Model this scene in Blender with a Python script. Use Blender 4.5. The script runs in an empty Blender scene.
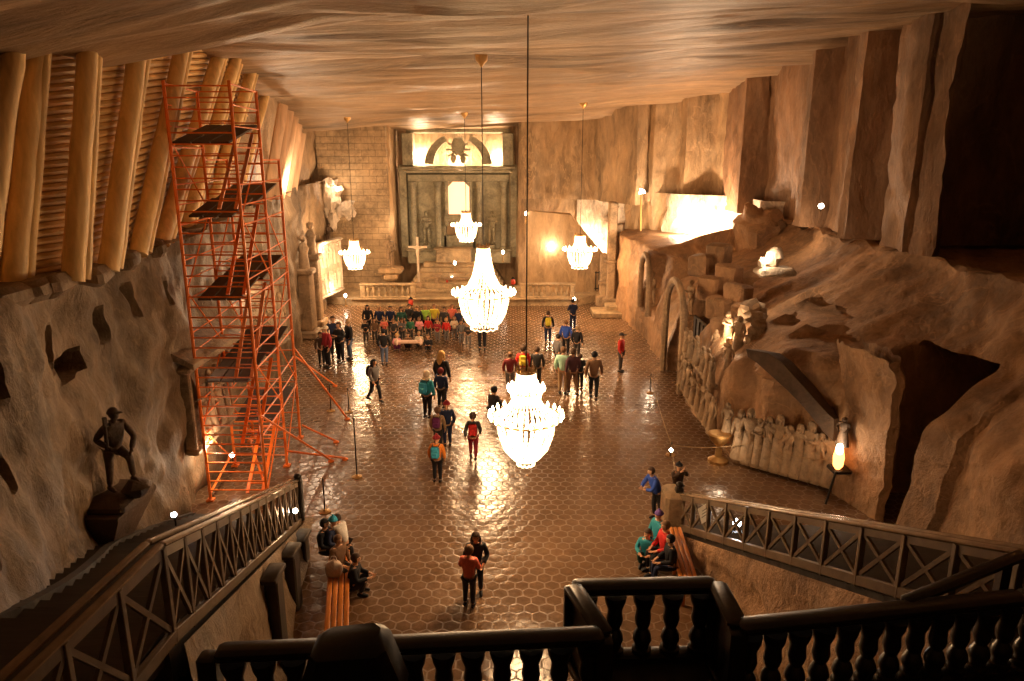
import bpy, math, random
from mathutils import Vector, Matrix, noise
R = math.radians
rnd = random.Random(7)
S = bpy.context.scene
col = S.collection

# ------------------------------------------------------------------ camera, world, exposure, big lights
TILT, FOC, CAMZ = R(14.4), 720.0, 9.3
cd = bpy.data.cameras.new('camera'); cam = bpy.data.objects.new('camera', cd); col.objects.link(cam)
cam.location = (0, 0, CAMZ); cam.rotation_euler = (R(90) - TILT, 0, 0)
cd.sensor_width = 36; cd.lens = FOC / 1024 * 36; cd.clip_end = 200; cd.clip_start = .05
S.camera = cam
W = bpy.data.worlds.new('world'); S.world = W; W.use_nodes = True
W.node_tree.nodes['Background'].inputs[0].default_value = (.012, .008, .005, 1)
W.node_tree.nodes['Background'].inputs[1].default_value = 0.15
vs = S.view_settings
vs.view_transform = 'Standard'; vs.look = 'None'; vs.exposure = 0.0; vs.gamma = 1; vs.use_curve_mapping = False
WARM = (1.0, .61, .30)

def point(name, loc, power, rad=.15, c=WARM, parent=None):
    l = bpy.data.lights.new(name, 'POINT'); l.energy = power; l.color = c; l.shadow_soft_size = rad
    o = bpy.data.objects.new(name, l); col.objects.link(o); o.location = loc
    if parent: o.parent = parent
    return o
def spot(name, loc, tgt, power, ang=70, c=WARM, rad=.1, blend=.6):
    l = bpy.data.lights.new(name, 'SPOT'); l.energy = power; l.color = c; l.spot_size = R(ang); l.spot_blend = blend; l.shadow_soft_size = rad
    o = bpy.data.objects.new(name, l); col.objects.link(o); o.location = loc
    o.rotation_euler = (Vector(tgt) - Vector(loc)).to_track_quat('-Z', 'Y').to_euler()
    return o

CT, ST = math.cos(TILT), math.sin(TILT)
def at(px, py, X=None, Y=None, z=None):
    """point of the hall seen at a photo pixel, on a given plane of the hall"""
    a = (px - 512) / FOC; v = (py - 340.5) / FOC
    y = CT - v * ST; d = ST + v * CT
    t = X / a if X is not None else Y / y if Y is not None else (CAMZ - z) / d
    return Vector((a * t, y * t, CAMZ - d * t))
def lerp(tab, x):
    if x <= tab[0][0]: return tab[0][1]
    for (a, b), (c, d) in zip(tab, tab[1:]):
        if x <= c: return b + (d - b) * (x - a) / (c - a)
    return tab[-1][1]
def sm(a, b, x):
    t = min(1, max(0, (x - a) / (b - a))); return t * t * (3 - 2 * t)
def nz(p, s, o=3):
    return noise.fractal(Vector(p) * s, 1.0, 2.0, o)

# wall-mounted and hidden-by-the-rock lamps of the hall: (place, watts, radius)
for nm, loc, w, r in [
    ('gable_lamp', (-6.3, 51.95, 9.2), 520, .15), ('gable_lamp', (-1.1, 51.95, 9.2), 520, .15), ('gable_lamp', (-3.7, 51.95, 9.0), 520, .15),
    ('alcove_lamp', (9.3, 39.6, 5.35), 1300, .2), ('alcove_lamp', (10.4, 38.6, 5.35), 900, .2),
    ('stairwell_lamp', (5.6, 48.75, 2.4), 800, .15), ('stairwell_lamp', (4.7, 48.85, 3.7), 700, .15), ('stairwell_lamp', (6.9, 48.3, 1.4), 350, .15),
    ('log_foot_lamp', (-10.3, 35.2, 8.0), 420, .15),
    ('panel_lamp', (-8.45, 19.3, 3.9), 70, .12), ('panel_lamp', (-8.2, 18.6, 1.5), 90, .12),
    ('ledge_lamp', (-9.2, 26.5, 4.7), 150, .15), ('frieze_lamp', (-11.0, 43.0, 4.2), 170, .15), ('frieze_lamp', (-10.9, 43.8, 1.4), 90, .15),
    ('pendant_lamp', (-11.2, 47.6, 7.4), 120, .12), ('apse_lamp', (-7.6, 48.6, 4.9), 60, .12),
    ('rock_lamp', (2.6, 47.2, 3.5), 150, .12), ('grotto_lamp', (7.4, 24.0, 3.5), 90, .08),
    ('crag_lamp', (8.6, 24.6, 6.0), 110, .08), ('ledge_top_lamp', (11.3, 29.0, 6.6), 60, .1),
    ('shrine_lamp', (8.6, 18.0, 1.9), 22, .07), ('urn_lamp', (6.4, 20.4, 1.0), 20, .07),
    ('arch_lamp', (6.1, 38.5, 3.3), 60, .12), ('arch_lamp', (6.3, 31.5, 1.6), 50, .12),
]:
    point(nm, loc, w, r, (1.0, .72, .46))
spot('ceiling_floodlight', (9.0, 8.0, 9.8), (7.0, 14.0, 12.4), 650, 90)
spot('ceiling_floodlight', (-9.6, 24.0, 8.6), (-4.0, 26.0, 12.4), 160, 110)

# ------------------------------------------------------------------ node materials
def newmat(name):
    m = bpy.data.materials.new(name); m.use_nodes = True
    nt = m.node_tree; b = nt.nodes['Principled BSDF']
    return m, nt, b
class NT:
    def __init__(s, nt): s.nt = nt
    def n(s, t, **k):
        x = s.nt.nodes.new(t)
        for a, b in k.items(): setattr(x, a, b)
        return x
    def l(s, a, b): s.nt.links.new(a, b)
    def m(s, op, a, b=None, c=None):
        x = s.n('ShaderNodeMath', operation=op)
        for i, q in enumerate((a, b, c)):
            if q is None: continue
            if isinstance(q, (int, float)): x.inputs[i].default_value = q
            else: s.l(q, x.inputs[i])
        return x.outputs[0]
    def pos(s, scale=(1, 1, 1), rot=(0, 0, 0)):
        g = s.n('ShaderNodeNewGeometry'); mp = s.n('ShaderNodeMapping')
        mp.inputs['Scale'].default_value = scale; mp.inputs['Rotation'].default_value = rot
        s.l(g.outputs['Position'], mp.inputs['Vector']); return mp.outputs[0]
    def obj(s, scale=(1, 1, 1)):
        g = s.n('ShaderNodeTexCoord'); mp = s.n('ShaderNodeMapping'); mp.inputs['Scale'].default_value = scale
        s.l(g.outputs['Object'], mp.inputs['Vector']); return mp.outputs[0]
    def noise(s, vec, scale, det=6, rough=.6, dist=0):
        x = s.n('ShaderNodeTexNoise'); x.inputs['Scale'].default_value = scale; x.inputs['Detail'].default_value = det
        x.inputs['Roughness'].default_value = rough; x.inputs['Distortion'].default_value = dist
        s.l(vec, x.inputs['Vector']); return x.outputs[0]
    def ramp(s, f, stops):
        x = s.n('ShaderNodeValToRGB'); e = x.color_ramp.elements
        while len(e) < len(stops): e.new(.5)
        for q, (p, c) in zip(e, stops): q.position = p; q.color = (*c, 1)
        s.l(f, x.inputs[0]); return x.outputs[0]
    def mix(s, f, a, b, mode='MIX'):
        x = s.n('ShaderNodeMix', data_type='RGBA', blend_type=mode)
        if isinstance(f, (int, float)): x.inputs[0].default_value = f
        else: s.l(f, x.inputs[0])
        for i, q in ((6, a), (7, b)):
            if isinstance(q, tuple): x.inputs[i].default_value = (*q, 1)
            else: s.l(q, x.inputs[i])
        return x.outputs[2]
    def bump(s, h, strength, dist, prev=None):
        x = s.n('ShaderNodeBump'); x.inputs['Strength'].default_value = strength; x.inputs['Distance'].default_value = dist
        s.l(h, x.inputs['Height'])
        if prev is not None: s.l(prev, x.inputs['Normal'])
        return x.outputs[0]
def sc(c, k): return tuple(min(1, q * k) for q in c)

def rock_mat(name, base, stretch=(1, 1, 1), scale=1.0, rough=.62, bump=.6, brick=False, contrast=1.0, chip=.35):
    m, nt, b = newmat(name); t = NT(nt)
    v = t.pos(stretch); w = t.pos()
    n1 = t.noise(v, .35 * scale, 8, .62, .6); n2 = t.noise(v, 2.6 * scale, 8, .7, .3)
    f = t.m('ADD', t.m('MULTIPLY', n1, .6), t.m('MULTIPLY', n2, .4))
    c = t.ramp(f, [(.36, sc(base, 1 - .55 * contrast)), (.5, base), (.64, sc(base, 1 + .55 * contrast))])
    vo = t.n('ShaderNodeTexVoronoi', feature='DISTANCE_TO_EDGE'); vo.inputs['Scale'].default_value = .45 * scale
    dv = t.n('ShaderNodeVectorMath', operation='ADD'); t.l(v, dv.inputs[0])
    nv = t.n('ShaderNodeTexNoise'); nv.inputs['Scale'].default_value = .8; t.l(v, nv.inputs['Vector'])
    t.l(nv.outputs['Color'], dv.inputs[1]); t.l(dv.outputs[0], vo.inputs['Vector'])
    crack = t.m('SMOOTH_MIN', vo.outputs[0], .05, .02)
    n3 = t.noise(w, 14 * scale, 6, .7)
    sp = t.ramp(t.noise(w, 9 * scale, 3, .5), [(.66, (0, 0, 0)), (.74, (1, 1, 1))])
    c = t.mix(t.m('MULTIPLY', sp, .35), c, sc(base, 1.9))
    t.l(c, b.inputs['Base Color'])
    vn = t.m('ABSOLUTE', t.m('SUBTRACT', t.noise(v, .55 * scale, 4, .55, 1.2), .5))
    vm = t.ramp(vn, [(.0, (1, 1, 1)), (.012, (0, 0, 0))])
    c = t.mix(t.m('MULTIPLY', vm, .4), c, sc(base, 1.75))
    t.l(c, b.inputs['Base Color'])
    nb = t.bump(t.m('ADD', n1, t.m('MULTIPLY', n2, .5)), bump, .5)
    nb = t.bump(crack, chip, .6, nb)
    nb = t.bump(n3, .35 * bump, .06, nb)
    if brick:
        bk = t.n('ShaderNodeTexBrick'); bk.inputs['Scale'].default_value = 1.0; bk.inputs['Mortar Size'].default_value = .02
        bk.inputs['Brick Width'].default_value = .9; bk.inputs['Row Height'].default_value = .42
        t.l(t.pos((1, 1, 1), (R(90), 0, 0)), bk.inputs['Vector'])
        nb = t.bump(bk.outputs['Fac'], 1.0, -.12, nb)
        t.l(t.mix(t.m('MULTIPLY', bk.outputs['Fac'], .6), c, sc(base, .45)), b.inputs['Base Color'])
    t.l(nb, b.inputs['Normal'])
    b.inputs['Roughness'].default_value = rough; b.inputs['Specular IOR Level'].default_value = .45
    return m

def floor_mat():
    m, nt, b = newmat('salt_tile_floor'); t = NT(nt)
    g = t.n('ShaderNodeNewGeometry')
    wob = t.n('ShaderNodeTexNoise'); wob.inputs['Scale'].default_value = 1.1; t.l(g.outputs['Position'], wob.inputs['Vector'])
    v0 = t.n('ShaderNodeVectorMath', operation='MULTIPLY_ADD'); t.l(wob.outputs['Color'], v0.inputs[0]); v0.inputs[1].default_value = (.16, .16, 0); t.l(g.outputs['Position'], v0.inputs[2])
    sv = t.n('ShaderNodeVectorMath', operation='SCALE'); t.l(v0.outputs[0], sv.inputs[0]); sv.inputs['Scale'].default_value = 1 / .33
    sx = t.n('ShaderNodeSeparateXYZ'); t.l(sv.outputs[0], sx.inputs[0]); x, y = sx.outputs[0], sx.outputs[1]
    r3 = 1.7320508
    def cell(ox, oy):
        ax = t.m('SUBTRACT', t.m('FLOORED_MODULO', t.m('ADD', x, ox), 1.0), .5)
        ay = t.m('SUBTRACT', t.m('FLOORED_MODULO', t.m('ADD', y, oy), r3), r3 / 2)
        return ax, ay
    ax, ay = cell(0, 0); bx, by = cell(.5, r3 / 2)
    def hd(px_, py_):
        u = t.m('ABSOLUTE', px_); w = t.m('ABSOLUTE', py_)
        return t.m('MAXIMUM', u, t.m('ADD', t.m('MULTIPLY', u, .5), t.m('MULTIPLY', w, r3 / 2)))
    d = t.m('MINIMUM', hd(ax, ay), hd(bx, by))          # 0 centre .. .5 edge
    groove = t.n('ShaderNodeMapRange'); groove.inputs[1].default_value = .43; groove.inputs[2].default_value = .5; t.l(d, groove.inputs[0])
    gv = groove.outputs[0]
    n1 = t.noise(g.outputs['Position'], .5, 6, .6); n2 = t.noise(g.outputs['Position'], 5, 6, .65)
    base = t.ramp(t.m('ADD', t.m('MULTIPLY', n1, .55), t.m('MULTIPLY', n2, .45)), [(.35, (.10, .056, .028)), (.52, (.165, .092, .048)), (.66, (.24, .145, .08))])
    c = t.mix(t.m('MULTIPLY', gv, .24), base, (.34, .22, .12))
    t.l(c, b.inputs['Base Color'])
    dome = t.m('MULTIPLY', t.m('MULTIPLY', d, d), -1.0)
    nb = t.bump(dome, .16, .04)
    nb = t.bump(gv, .2, -.012, nb)
    nb = t.bump(t.noise(g.outputs['Position'], 3.2, 4, .55), .20, .05, nb)
    nb = t.bump(t.noise(g.outputs['Position'], 1.3, 3, .5), .42, .10, nb)
    nb = t.bump(n2, .15, .015, nb)
    t.l(nb, b.inputs['Normal'])
    rg = t.n('ShaderNodeMapRange'); rg.inputs[3].default_value = .12; rg.inputs[4].default_value = .30; t.l(n1, rg.inputs[0])
    t.l(t.m('ADD', rg.outputs[0], t.m('MULTIPLY', gv, .3)), b.inputs['Roughness'])
    b.inputs['Specular IOR Level'].default_value = .5
    return m

def plain(name, c, rough=.6, metal=0.0, var=.18, scale=6, bump=.1, spec=.4):
    m, nt, b = newmat(name); t = NT(nt)
    n = t.noise(t.obj(), scale, 5, .6)
    t.l(t.ramp(n, [(.3, sc(c, 1 - var)), (.7, sc(c, 1 + var))]), b.inputs['Base Color'])
    b.inputs['Roughness'].default_value = rough; b.inputs['Metallic'].default_value = metal; b.inputs['Specular IOR Level'].default_value = spec
    if bump: t.l(t.bump(n, bump, .03), b.inputs['Normal'])
    return m
def wood_mat(name, c, along=(1, 1, 14), rough=.55, var=.3, bump=.25):
    m, nt, b = newmat(name); t = NT(nt)
    n = t.noise(t.pos(along), 1.3, 6, .65, .5)
    t.l(t.ramp(n, [(.3, sc(c, 1 - var)), (.52, c), (.72, sc(c, 1 + var))]), b.inputs['Base Color'])
    b.inputs['Roughness'].default_value = rough
    t.l(t.bump(n, bump, .04), b.inputs['Normal']); return m
def glow(name, c, k, sample=True):
    m, nt, b = newmat(name)
    b.inputs['Base Color'].default_value = (*c, 1); b.inputs['Emission Color'].default_value = (*c, 1); b.inputs['Emission Strength'].default_value = k
    if not sample: m.cycles.emission_sampling = 'NONE'
    return m
def crystal_mat():
    m = bpy.data.materials.new('salt_crystal'); m.use_nodes = True; nt = m.node_tree; b = nt.nodes['Principled BSDF']; t = NT(nt)
    b.inputs['Base Color'].default_value = (.95, .85, .7, 1); b.inputs['Roughness'].default_value = .15
    b.inputs['Emission Color'].default_value = (1, .74, .45, 1); b.inputs['Emission Strength'].default_value = 4.0
    tr = t.n('ShaderNodeBsdfTransparent'); mx = t.n('ShaderNodeMixShader'); mx.inputs[0].default_value = .5
    out = nt.nodes['Material Output']
    t.l(tr.outputs[0], mx.inputs[1]); t.l(b.outputs[0], mx.inputs[2]); t.l(mx.outputs[0], out.inputs['Surface'])
    m.cycles.emission_sampling = 'NONE'
    return m

ROCK = (.34, .225, .125)
M = dict(
    floor=floor_mat(),
    rock=rock_mat('salt_rock', ROCK, (1, 1, .55)),
    rock_right=rock_mat('salt_rock_slope', (.31, .175, .086), (1, 1, .7)),
    rock_left=rock_mat('salt_rock_left', (.19, .125, .068), (1, 1, .5), bump=.5, chip=.15),
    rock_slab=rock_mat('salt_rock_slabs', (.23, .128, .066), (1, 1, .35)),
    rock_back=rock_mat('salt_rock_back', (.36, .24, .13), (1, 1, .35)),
    block=rock_mat('salt_block_wall', (.36, .25, .14), (1, 1, 1), brick=True),
    ceil=rock_mat('salt_ceiling', (.30, .20, .115), (.16, 1.3, 1), rough=.45, bump=.45, contrast=1.1, chip=.15),
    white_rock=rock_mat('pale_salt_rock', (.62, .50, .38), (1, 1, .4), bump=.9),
    carved=rock_mat('carved_salt', (.30, .205, .12), scale=2, bump=.3, chip=.1),
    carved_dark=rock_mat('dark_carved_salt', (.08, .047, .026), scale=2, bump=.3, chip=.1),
    altar=rock_mat('altar_salt', (.25, .225, .15), scale=2, bump=.25, chip=.1),
    stage=rock_mat('stage_salt', (.36, .26, .15), scale=2, bump=.25, chip=.1),
    log=wood_mat('peeled_log', (.80, .54, .23), (3, 3, .25)),
    pole=wood_mat('lining_pole', (.78, .50, .20), (3, .2, 3)),
    pinkwood=wood_mat('pale_board', (.60, .38, .22), (3, 3, .25)),
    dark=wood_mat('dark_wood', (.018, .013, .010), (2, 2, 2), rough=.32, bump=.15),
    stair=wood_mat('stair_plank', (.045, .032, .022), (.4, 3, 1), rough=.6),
    rail=wood_mat('rail_wood', (.15, .105, .065), (2, 2, 2), rough=.4, bump=.15),
    handrail=wood_mat('polished_highlight_rail', (.30, .21, .13), (2, 2, 2), rough=.2, bump=.08),  # lighter than the rail wood, so the chandelier highlight is in the colour
    orange=wood_mat('orange_bench_wood', (.62, .20, .03), (3, .4, 3), rough=.4),
    scaf=plain('orange_scaffold_paint', (.90, .20, .026), .42, .0, bump=.05),
    scafp=plain('pale_orange_ladder', (.80, .33, .14), .42, bump=.05),
    deck=plain('scaffold_deck', (.07, .04, .025), .7),
    iron=plain('dark_iron', (.03, .025, .02), .4, .6),
    brass=plain('old_brass', (.45, .27, .10), .35, .8),
    crystal=crystal_mat(),
    bulb=glow('chandelier_bulb', (1, .78, .5), 14, False),
    lamp=glow('white_lamp', (1, .86, .66), 30, False),
    coldlamp=glow('cool_lamp', (.85, .9, 1), 40, False),
    flame=glow('orange_flame', (1, .35, .08), 6, False),
    window=glow('altar_window_glow', (1, .62, .36), 1.5, True),
    red=plain('red_lamp_glass', (.5, .05, .03), .3),
    paper=plain('white_paper', (.8, .78, .72), .8, bump=0),
    black=plain('black_nylon', (.008, .008, .009), .5),
    ropem=plain('rope_fibre', (.35, .24, .13), .8),
    skin=plain('skin', (.62, .34, .20), .55, var=.05, bump=0),
    eye=plain('eye_dark', (.02, .015, .01), .3, bump=0),
)
def paper_mat():
    m, nt, b = newmat('thin_white_paper'); t = NT(nt); b.inputs['Base Color'].default_value = (.85, .83, .78, 1); b.inputs['Roughness'].default_value = .8
    tl = t.n('ShaderNodeBsdfTranslucent'); tl.inputs[0].default_value = (.85, .82, .76, 1); mx = t.n('ShaderNodeMixShader'); mx.inputs[0].default_value = .6
    t.l(b.outputs[0], mx.inputs[1]); t.l(tl.outputs[0], mx.inputs[2]); t.l(mx.outputs[0], nt.nodes['Material Output'].inputs['Surface']); return m
M['sheet'] = paper_mat()
_cl = {}
def cloth(c):
    k = tuple(round(q, 3) for q in c)
    if k not in _cl: _cl[k] = plain('cloth_%d' % len(_cl), k, .8, var=.12, scale=20, bump=.2)
    return _cl[k]

# ------------------------------------------------------------------ mesh builder
class MB:
    def __init__(s): s.v = []; s.f = []; s.smooth = []
    def add(s, vs, fs, sm_=False):
        o = len(s.v); s.v += [Vector(q) for q in vs]; s.f += [tuple(i + o for i in f) for f in fs]; s.smooth += [sm_] * len(fs); return s
    def box(s, c, size, rot=None, bev=0):
        x, y, z = (q / 2 for q in size); M3 = Matrix.Rotation(rot, 3, 'Z') if isinstance(rot, (int, float)) else rot
        b = min(bev, x * .9, y * .9, z * .9)
        if b <= 0:
            P = [(-x, -y, -z), (x, -y, -z), (x, y, -z), (-x, y, -z), (-x, -y, z), (x, -y, z), (x, y, z), (-x, y, z)]
            F = [(0, 3, 2, 1), (4, 5, 6, 7), (0, 1, 5, 4), (1, 2, 6, 5), (2, 3, 7, 6), (3, 0, 4, 7)]
        else:                                                  # octagonal stack: chamfered on every edge
            P = []; F = []
            for zz, k in ((-z, b), (-z + b, 0), (z - b, 0), (z, b)):
                X, Y = x - k, y - k
                P += [(-X + b, -Y, zz), (X - b, -Y, zz), (X, -Y + b, zz), (X, Y - b, zz), (X - b, Y, zz), (-X + b, Y, zz), (-X, Y - b, zz), (-X, -Y + b, zz)]
            F = [tuple(range(7, -1, -1)), tuple(range(24, 32))]
            for r in range(3):
                for i in range(8): F.append((r * 8 + i, r * 8 + (i + 1) % 8, r * 8 + 8 + (i + 1) % 8, r * 8 + 8 + i))
        P = [Vector(p) for p in P]
        if M3 is not None: P = [M3 @ p for p in P]
        c = Vector(c); return s.add([p + c for p in P], F)
    def bar(s, p, q, w, h=None, up=(0, 0, 1), bev=0):
        p, q = Vector(p), Vector(q); h = h or w; d = q - p; L = d.length; d.normalize(); u = Vector(up)
        if abs(d.dot(u)) > .99: u = Vector((0, 1, 0))
        r = d.cross(u).normalized(); u = r.cross(d)
        return s.box((p + q) / 2, (w, L, h), Matrix((r, d, u)).transposed(), bev)
    def tube(s, pts, rad, n=8, cap=True):
        pts = [Vector(p) for p in pts]; rs = rad if isinstance(rad, (list, tuple)) else [rad] * len(pts)
        P = []; prev = None
        for i, p in enumerate(pts):
            d = (pts[min(i + 1, len(pts) - 1)] - pts[max(i - 1, 0)]).normalized()
            if prev is None:
                a = Vector((0, 0, 1)) if abs(d.z) < .9 else Vector((1, 0, 0)); r = d.cross(a).normalized()
            else: r = (prev - d * prev.dot(d)).normalized()
            prev = r; u = d.cross(r)
            P += [p + (r * math.cos(2 * math.pi * k / n) + u * math.sin(2 * math.pi * k / n)) * rs[i] for k in range(n)]
        F = [(i * n + k, i * n + (k + 1) % n, (i + 1) * n + (k + 1) % n, (i + 1) * n + k) for i in range(len(pts) - 1) for k in range(n)]
        s.add(P, F, True)
        if cap: s.add(P[:n], [tuple(range(n - 1, -1, -1))]); s.add(P[-n:], [tuple(range(n))])
        return s
    def lathe(s, prof, c=(0, 0, 0), n=16, sy=1.0):
        c = Vector(c); P = [c + Vector((r * math.cos(2 * math.pi * k / n), r * sy * math.sin(2 * math.pi * k / n), z)) for r, z in prof for k in range(n)]
        F = [(i * n + k, i * n + (k + 1) % n, (i + 1) * n + (k + 1) % n, (i + 1) * n + k) for i in range(len(prof) - 1) for k in range(n)]
        s.add(P, F, True)
        s.add(P[:n], [tuple(range(n - 1, -1, -1))]); s.add(P[-n:], [tuple(range(n))]); return s
    def ball(s, c, r, n=10, m=7, wob=0):
        if isinstance(r, (int, float)): r = (r, r, r)
        c = Vector(c); P = []
        for i in range(m + 1):
            ph = math.pi * i / m
            for k in range(n):
                a = 2 * math.pi * k / n
                q = Vector((math.sin(ph) * math.cos(a), math.sin(ph) * math.sin(a), math.cos(ph)))
                w = 1 + wob * noise.noise(q * 2.3 + c)
                P.append(c + Vector((q.x * r[0], q.y * r[1], q.z * r[2])) * w)
        F = [(i * n + k, (i + 1) * n + k, (i + 1) * n + (k + 1) % n, i * n + (k + 1) % n) for i in range(m) for k in range(n)]
        return s.add(P, F, True)
    def prism(s, poly, axis_vec, origin=(0, 0, 0), ux=(1, 0, 0), uy=(0, 0, 1)):
        """flat outline (in ux,uy) given the thickness axis_vec"""
        o = Vector(origin); ux, uy, a = Vector(ux), Vector(uy), Vector(axis_vec); n = len(poly)
        A = [o + ux * x + uy * y for x, y in poly]; B = [p + a for p in A]
        return s.add(A + B, [tuple(range(n - 1, -1, -1)), tuple(range(n, 2 * n))] + [(i, (i + 1) % n, (i + 1) % n + n, i + n) for i in range(n)])
    def rough(s, amp, scale=1.2, sub=0):
        for p in s.v: 
            k = p.copy(); p += Vector((noise.noise(k * scale), noise.noise(k * scale + Vector((31, 7, 3))), noise.noise(k * scale + Vector((5, 17, 41))))) * amp
        return s
    def mesh(s, name, mat, o=Vector((0, 0, 0))):
        me = bpy.data.meshes.new(name); me.from_pydata([tuple(p - o) for p in s.v], [], s.f)
        me.polygons.foreach_set('use_smooth', s.smooth); me.materials.append(mat); me.validate(); me.update(); me.set_sharp_from_angle(angle=R(38)); return me
    def build(s, name, mat, parent=None, origin=None):
        """world coordinates in; with a parent the mesh is kept in the parent's frame"""
        o = Vector(origin) if origin is not None else parent_loc(parent)
        ob = bpy.data.objects.new(name, s.mesh(name, mat, o)); col.objects.link(ob)
        if parent: ob.parent = parent; ob.location = o - parent_loc(parent)
        else: ob.location = o
        return ob
def parent_loc(p):
    v = Vector((0, 0, 0))
    while p is not None: v = v + p.location; p = p.parent
    return v
def link_mesh(name, me, parent=None, loc=(0, 0, 0), rot=(0, 0, 0), scale=None, mat=None):
    o = bpy.data.objects.new(name, me); col.objects.link(o); o.location = loc; o.rotation_euler = rot
    if scale: o.scale = scale if not isinstance(scale, (int, float)) else (scale,) * 3
    if parent: o.parent = parent
    if mat:
        o.material_slots[0].link = 'OBJECT'; o.material_slots[0].material = mat
    return o
def tag(o, label, cat, group=None):
    o['label'] = label; o['category'] = cat
    if group: o['group'] = group
    return o
def thing(name, label, cat, loc=(0, 0, 0), rz=0, group=None):
    o = bpy.data.objects.new(name, None); col.objects.link(o); o.location = loc; o.rotation_euler = (0, 0, rz); o.empty_display_size = .2
    return tag(o, label, cat, group)
def struct(o):
    o['kind'] = 'structure'; return o
def grid(name, nu, nv, f, mat, smooth=True):
    P = [f(i / nu, j / nv) for i in range(nu + 1) for j in range(nv + 1)]
    F = [(i * (nv + 1) + j, (i + 1) * (nv + 1) + j, (i + 1) * (nv + 1) + j + 1, i * (nv + 1) + j + 1) for i in range(nu) for j in range(nv)]
    m = MB(); m.add(P, F, smooth); return m.build(name, mat)
ORD = 'first second third fourth fifth sixth seventh eighth ninth tenth eleventh twelfth thirteenth fourteenth fifteenth sixteenth seventeenth eighteenth nineteenth twentieth'.split()

# ------------------------------------------------------------------ the setting: floor, ceiling, rock walls
fl = MB(); fl.add([(-15, -2, 0), (19, -2, 0), (19, 55, 0), (-15, 55, 0)], [(0, 1, 2, 3)])
struct(fl.build('floor', M['floor']))
CEIL_Y = [(-2, 11.1), (11.5, 11.98), (13, 12.08), (15.5, 12.2), (28, 12.85), (36, 12.3), (42, 11.7), (50, 11.3), (55, 11.2)]
def ceil_z(x, y): return lerp(CEIL_Y, y) + (.06 if x > 0 else .035) * x - .17 * max(0, -3.5 - x) * (1 - sm(14.5, 19, y))
def f_ceil(u, v):
    x, y = -15 + 34 * u, -2.5 + 57.5 * v
    z = ceil_z(x, y) + .38 * nz((x * .16, y * .8, 3), .45) + .14 * nz((x * .12, y * 1.5, 9), 1.1)
    z += .12 * max(0, math.sin(y * 1.9 + .5 * math.sin(x * .3)) - .5)
    return Vector((x, y, z))
struct(grid('ceiling', 110, 300, f_ceil, M['ceil']))

# left wall below the timber lining
XT = [(-3, -7.2), (3, -7.7), (7.4, -8.0), (12, -8.4), (20, -9.1), (28, -10.2), (38, -11.4), (52, -12.9)]
KL = [(3, .8), (7.4, .7), (10.8, .3), (12.5, .12), (15, .05), (52, .03)]
ZL = [(3, 7.0), (12, 7.0), (20, 7.1), (38, 7.6), (52, 7.6)]
LDENT = [(at(68, 348, X=-8.1), .30, .50, .5), (at(123, 325, X=-8.4), .16, .42, .5), (at(146, 300, X=-8.6), .16, .42, .5), (at(163, 292, X=-8.9), .14, .35, .5),
         (at(24, 380, X=-7.4), .18, .45, .45), (at(36, 475, X=-7.0), .2, .3, .4), (at(20, 545, X=-6.3), .14, .35, .4), (at(5, 418, X=-7.0), .2, .4, .4),
         (at(95, 366, X=-8.2), .75, .22, .9), (at(175, 408, X=-9.0), .2, 1.5, .25)]
def f_left(u, v):
    y = -3 + 55 * u; zt = lerp(ZL, y); z = -.1 + (zt + .2) * v
    x = lerp(XT, y) + lerp(KL, y) * (zt - z) * .85
    x += .45 * nz((0, y, z * .7), .35) + .13 * nz((4, y, z), 1.5)
    for p, wy, wz, d in LDENT:
        q = max(abs(y - p.y) / (wy * .62), abs(z - p.z) / (wz * .7))
        if q < 1.25: x -= d * (1 - sm(.8, 1.25, q))
    return Vector((x, y, z))
struct(grid('wall_left', 420, 60, f_left, M['rock_left']))
# leaning rock face behind the lining, up to the ceiling
XU = [(-3, -7.3), (13, -7.9), (20, -8.75), (28, -9.9), (37, -11.0), (52, -12.6)]
def f_lup(u, v):
    y = -3 + 55 * u; zb = lerp(ZL, y) - .1
    xb, xt = lerp(XT, y) - .75, lerp(XU, y) - .55
    zt = ceil_z(xt, y) + .5
    return Vector((xb + (xt - xb) * v + .25 * nz((1, y, v * 5), .6), y, zb + (zt - zb) * v))
struct(grid('wall_left_upper', 150, 24, f_lup, M['rock']))
def f_ledge(u, v):
    y = -3 + 55 * u; x = lerp(XT, y)
    return Vector((x + .15 - 1.2 * v + .1 * nz((2, y, 0), .9), y, lerp(ZL, y) + .02 + .12 * nz((x, y, v), .9)))
struct(grid('trim_1', 150, 4, f_ledge, M['rock_left']))

# polyline rock walls
def wall_poly(name, pts, z0, z1, mat, res=.22, amp=.25, fine=.09, lean=0.0, flat=1.0):
    pts = [Vector((x, y, 0)) for x, y in pts]; P = []; N = []
    for a, b in zip(pts, pts[1:]):
        L = (b - a).length; n = max(1, int(L / res)); nn = (b - a).cross(Vector((0, 0, 1))).normalized()
        for i in range(n): P.append(a + (b - a) * i / n); N.append(nn)
    P.append(pts[-1]); N.append(N[-1])
    nu = len(P) - 1; nv = max(6, int((z1 - z0) / (res * 1.4)))
    def f(u, v):
        i = int(round(u * nu)); p = P[i]; z = z0 + (z1 - z0) * v
        q = Vector((p.x, p.y, z))
        d = amp * nz((p.x, p.y, z * .35 * flat), .55) + fine * nz((p.x, p.y, z * .8), 2.2)
        return q + N[i] * (d + lean * (z - z0))
    return struct(grid(name, nu, nv, f, mat))
wall_poly('wall_back', [(-15, 49.4), (-12.8, 49.3), (-8.15, 49.3), (-8.05, 52.4), (.35, 52.4), (.45, 50.2), (3.0, 50.0), (5.6, 49.6), (7.4, 49.4), (7.5, 51.5), (15, 51.5)], -.1, 12.6, M['rock_back'], amp=.16)
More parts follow.
